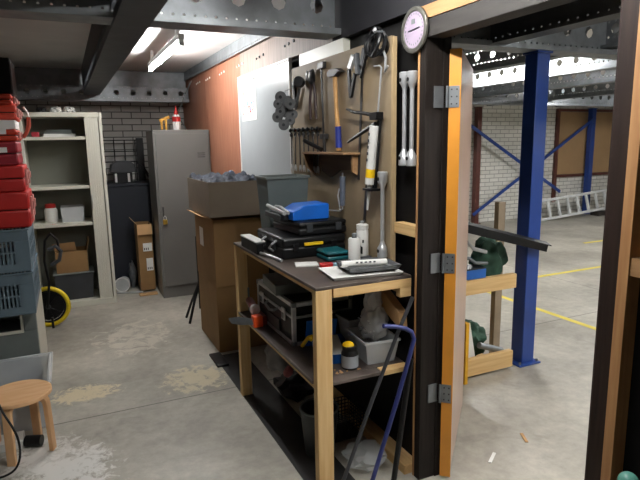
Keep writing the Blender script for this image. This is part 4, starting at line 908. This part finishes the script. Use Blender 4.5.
# poles leaning on the end of the bench
def pole(pts, rad, m_, label, name='metal_pole'): return tag(MB().tube(pts, rad, 12).build(name, m_), label, 'pole')
pole([(.975, 1.985, .010), (1.17, 1.985, .47), (1.30, 1.985, .76), (1.38, 1.985, .92)], .009, mat('pole_grey', '3a3c40', .45, .3), 'dark grey pole leaning across the end of the workbench, left of the blue one')
pole([(1.125, 1.955, .013), (1.28, 1.955, .45), (1.35, 1.955, .665), (1.368, 1.955, .73), (1.355, 1.957, .765), (1.325, 1.96, .785), (1.28, 1.962, .80), (1.21, 1.962, .815)], .0105, mat('pole_blue', '2c3468', .4, .2), 'blue bent-top pole leaning across the end of the workbench', 'bent_pole')
br = thing('broom', (1.29, 1.96, 0), 'black broom handle standing nearest the door frame at the bench end', 'pole')
MB().cyl((1.2845, 1.985, .02), (1.378, 1.990, .62), .0135, n=14).build('handle', M_blk, br)
MB().cyl((1.282, 1.985, .001), (1.2843, 1.985, .019), .018, n=14).build('foot', M_dgrey, br)
tag(X_(.915, 1.14, 2.10, 3.95, .0005, .003).build('bench_shade_sheet', mat('under_bench_shade', '232120', .7, var=.25)), 'thin dark sheet added as painted shade on the floor under the workbench', 'painted shade')  # dark sheet added to deepen the bench's shade on the floor

# teal ball at the lower right
kb = thing('ball_topped_post', (1.27, .835, .0), 'shiny teal ball-topped post at the right of the doorway', 'post')
MB().blob((1.27, .835, .725), (.026, .026, .026), 0, 1, 0, 4).build('ball', mat('teal_gloss', '5f9c8e', .25), kb)
MB().cyl((1.27, .835, .004), (1.27, .835, .70), .009, n=12).build('rod', M_dgrey, kb)
MB().cyl((1.27, .835, .0), (1.27, .835, .004), .05, n=24).build('foot', M_dgrey, kb)

# ------------------------------------------------------------------ hall: columns, braces, board, ladder
def column(x, yy, s_, h_, m_, label, name='steel_column'):
    t = thing(name, (x, yy, 0), label, 'column')
    MB().box(x-s_/2, x+s_/2, yy-s_/2, yy+s_/2, .012, h_).build('post', m_, t, bev=.004)
    MB().box(x-s_*.9, x+s_*.9, yy-s_*.75, yy+s_*.75, 0, .0118).build('base_plate', m_, t, bev=.002)
    for a in (-1, 1):
        MB().cyl((x+a*s_*.72, yy-s_*.55, .012), (x+a*s_*.72, yy-s_*.55, .03), .010, n=6).build('anchor_bolt', M_galv, t)
    MB().box(x-s_*.6, x+s_*.6, yy-s_*.6, yy+s_*.6, h_+.0005, h_+.012).build('head_plate', m_, t)
    return t
column(2.925, 2.81, .112, 2.17, M_blue, 'thick blue steel column on a bolted base plate beside the timber rack')
column(10.1, 8.14, .11, 2.2, M_blue, 'far blue steel column in front of the tan board at the hall wall')
column(7.1, 8.18, .10, 2.2, mat('maroon_steel', '5a3028', .5), 'maroon steel column at the left of the white brick hall wall')
for (p0, p1, lb) in (((6.83, 1.87), (9.23, .52), 'blue flat brace falling to the right across the white brick wall'), ((6.95, .20), (10.12, 2.02), 'blue flat brace rising to the right across the white brick wall')):
    y_ = 8.073 if p0[1] > 1 else 8.0608
    a = Vector((p0[0], 0, p0[1])); b_ = Vector((p1[0], 0, p1[1])); d = (b_-a).normalized(); n = Vector((-d.z, 0, d.x))*.03
    o = MB().prism([a+n+Vector((0, y_, 0)), b_+n+Vector((0, y_, 0)), b_-n+Vector((0, y_, 0)), a-n+Vector((0, y_, 0))], (0, .012, 0)).build('cross_brace', M_blue)
    tag(o, lb, 'brace')
pb = thing('wall_board', (10.2, 8.27, .85), 'large tan board panel set in a dark frame on the white brick wall', 'board')
MB().box(9.30, 11.6, 8.26, 8.285, .86, 2.14).build('board', mat('tan_board', 'a58660', .6, var=.05, scale=3), pb)
MB().box(9.22, 9.295, 8.24, 8.29, .30, 2.20).build('frame_post', mat('maroon_steel', '5a3028', .5), pb)
MB().box(9.30, 11.6, 8.25, 8.29, 2.145, 2.20).box(9.30, 11.6, 8.25, 8.29, .80, .855).build('frame_rail', mat('maroon_steel', '5a3028', .5), pb)
# aluminium ladder lying on its side along the wall
ld = thing('ladder', (9.3, 7.8, 0), 'double aluminium ladder lying on its side along the white brick wall', 'ladder')
th = math.radians(3.6)
LMx = Matrix.Translation((8.27, 7.72, .005)) @ Matrix.Rotation(-th, 4, 'Y') @ Matrix.Rotation(math.radians(-14), 4, 'X')
for k, yo in enumerate((0, .09)):
    for z in (0, .37): MB(LMx).box(0, 2.2, yo, yo+.05, z, z+.05).build('rail', M_white if 0 else mat('ladder_alu', 'd6d8d8', .45, .1), ld, bev=.004)
    for q in range(8): MB(LMx).box((.08+q*.27+k*.1), (.13+q*.27+k*.1), yo+.01, yo+.04, .051, .369).build('rung', mat('ladder_alu', 'd6d8d8', .45, .1), ld)
tag(MB().box(9.95, 10.25, 7.70, 7.90, 0, .085).build('timber_block', mat('block_dark', '2c2622', .7), bev=.004), 'dark block under the raised end of the ladder', 'block')

# ------------------------------------------------------------------ hall: timber rack with gear
RX0, RX1, RY0, RY1 = 2.08, 2.785, 2.74, 3.40
rk = thing('timber_rack', ((RX0+RX1)/2, (RY0+RY1)/2, 0), 'raw pine storage rack with two levels standing left of the blue column', 'rack')
MB().box(RX0, RX0+.08, RY0+.041, RY0+.09, .02, .70).build('post', M_pine, rk, bev=.002)
MB().box(RX1+.015, RX1+.078, RY0+.235, RY0+.28, 0, 1.17).build('post', mat('grey_timber', '9c8a70', .7), rk, bev=.002)
MB().box(RX0, RX0+.08, RY1-.05, RY1, .02, 1.02).build('post', M_pine, rk, bev=.002)
for z0, z1 in ((.02, .14), (.60, .70)):
    MB().box(RX0, RX1-.02, RY0, RY0+.04, z0, z1).build('rail', M_pinex, rk, bev=.002)
    MB().box(RX0, RX1-.02, RY1+.001, RY1+.03, z0, z1).build('rail', M_pinex, rk, bev=.002)
    MB().box(RX0+.081, RX1-.131, RY0+.041, RY1-.001, z0+.03, z0+.05).build('shelf', M_pinex, rk)
def bagm(x, yy, z, s_, sd, mm, lb, fl): tag(MB().blob((x, yy, z), s_, .22, 6, sd, 4, flat=fl).build('gear_bag', mm), lb, 'bag')
bagm(2.63, 2.885, .79, (.135, .075, .15), 31, M_green, 'dark green gear bag nearest the column on the upper rack shelf', .651)
bagm(2.27, 3.07, .80, (.13, .18, .16), 33, mat('slate_cloth', '27343a', .8, var=.3, bump=.3), 'slate coloured gear bag on the upper rack shelf behind the door leaf', .651)
bagm(2.56, 2.96, .20, (.10, .12, .12), 35, M_green, 'dark green bundle on the lower rack shelf', .071)
bt2 = thing('blue_toolbox', (2.42, 2.80, .70), 'flat blue box lying along the front rail of the upper rack shelf', 'box')
MB().box(2.15, 2.50, 2.75, 2.86, .701, .765).build('body', mat('mid_blue', '1d5aa8', .4), bt2, bev=.004)
MB().box(2.15, 2.50, 2.748, 2.862, .7655, .775).build('lid', M_navy, bt2, bev=.002)
for i, (pts, rad, mm, lb) in enumerate((([(2.10, 2.80, .93), (2.36, 2.79, .955), (2.42, 2.79, .90), (2.52, 2.78, .87)], .013, M_steel, 'bent chrome pipe on top of the gear in the rack'),
    ([(2.12, 2.81, .82), (2.38, 2.79, .84), (2.44, 2.79, .80), (2.54, 2.79, .79)], .012, M_galv, 'dull steel pipe just above the blue box in the rack'))):
    tag(MB().tube(pts, rad, 12).build('bent_pipe', mm), lb, 'pipe')
bk2 = thing('black_gutter', (2.5, 2.70, .92), 'black angled metal profile sticking out of the rack past the blue column', 'profile')
GM = Matrix.Translation((2.0, 2.68, 1.165)) @ Matrix.Rotation(math.radians(15.5), 4, 'Y')
mb = MB(GM)
mb.prism([(0, 0, 0), (0, .006, 0), (0, .006, -.052), (0, 0, -.052)], (1.02, 0, 0)); mb.prism([(0, .0065, 0), (0, .06, .02), (0, .06, .014), (0, .0065, -.006)], (1.06, 0, 0))
mb.build('profile', mat('gutter_black', '0a0a0b', .5, spec=.25), bk2)
ws_ = tag(MB(T(2.44, 2.80, .0715, .1)).prism([(-.07, 0, 0), (.05, 0, 0), (.0, .02, .30), (-.06, .02, .28)], (0, .012, 0)).build('plastic_sheet', M_white), 'white plastic sheet leaning in the lower level of the rack', 'sheet')
tag(MB(T(2.60, 2.80, .17, 0, 0, .35)).cyl((-.10, 0, 0), (.12, 0, 0), .022, n=16).build('grey_pipe', M_galv), 'short grey pipe lying on the lower level of the rack', 'pipe')
tag(MB().box(2.29, 2.318, 2.685, 2.735, .001, .43).build('spirit_level', mat('level_yellow', 'd9a21c', .4), bev=.003), 'yellow spirit level standing upright against the front of the rack', 'spirit level')
for i, (x, yy, s_) in enumerate(((2.72, 2.55, .03), (2.30, 2.05, .018), (2.40, 1.95, .014))):
    pass
for i, (x, yy, rz, a) in enumerate(((1.86, 1.95, .6, .05), (2.15, 2.02, 1.1, .045))):
    tag(MB(T(x, yy, .001, rz)).box(-a, a, -.008, .008, 0, .004).build('wood_splinter', M_cardl if i else M_paper), ['white splinter lying on the hall floor beside the open door', 'pale brown splinter lying farther out on the hall floor'][i], 'splinter')
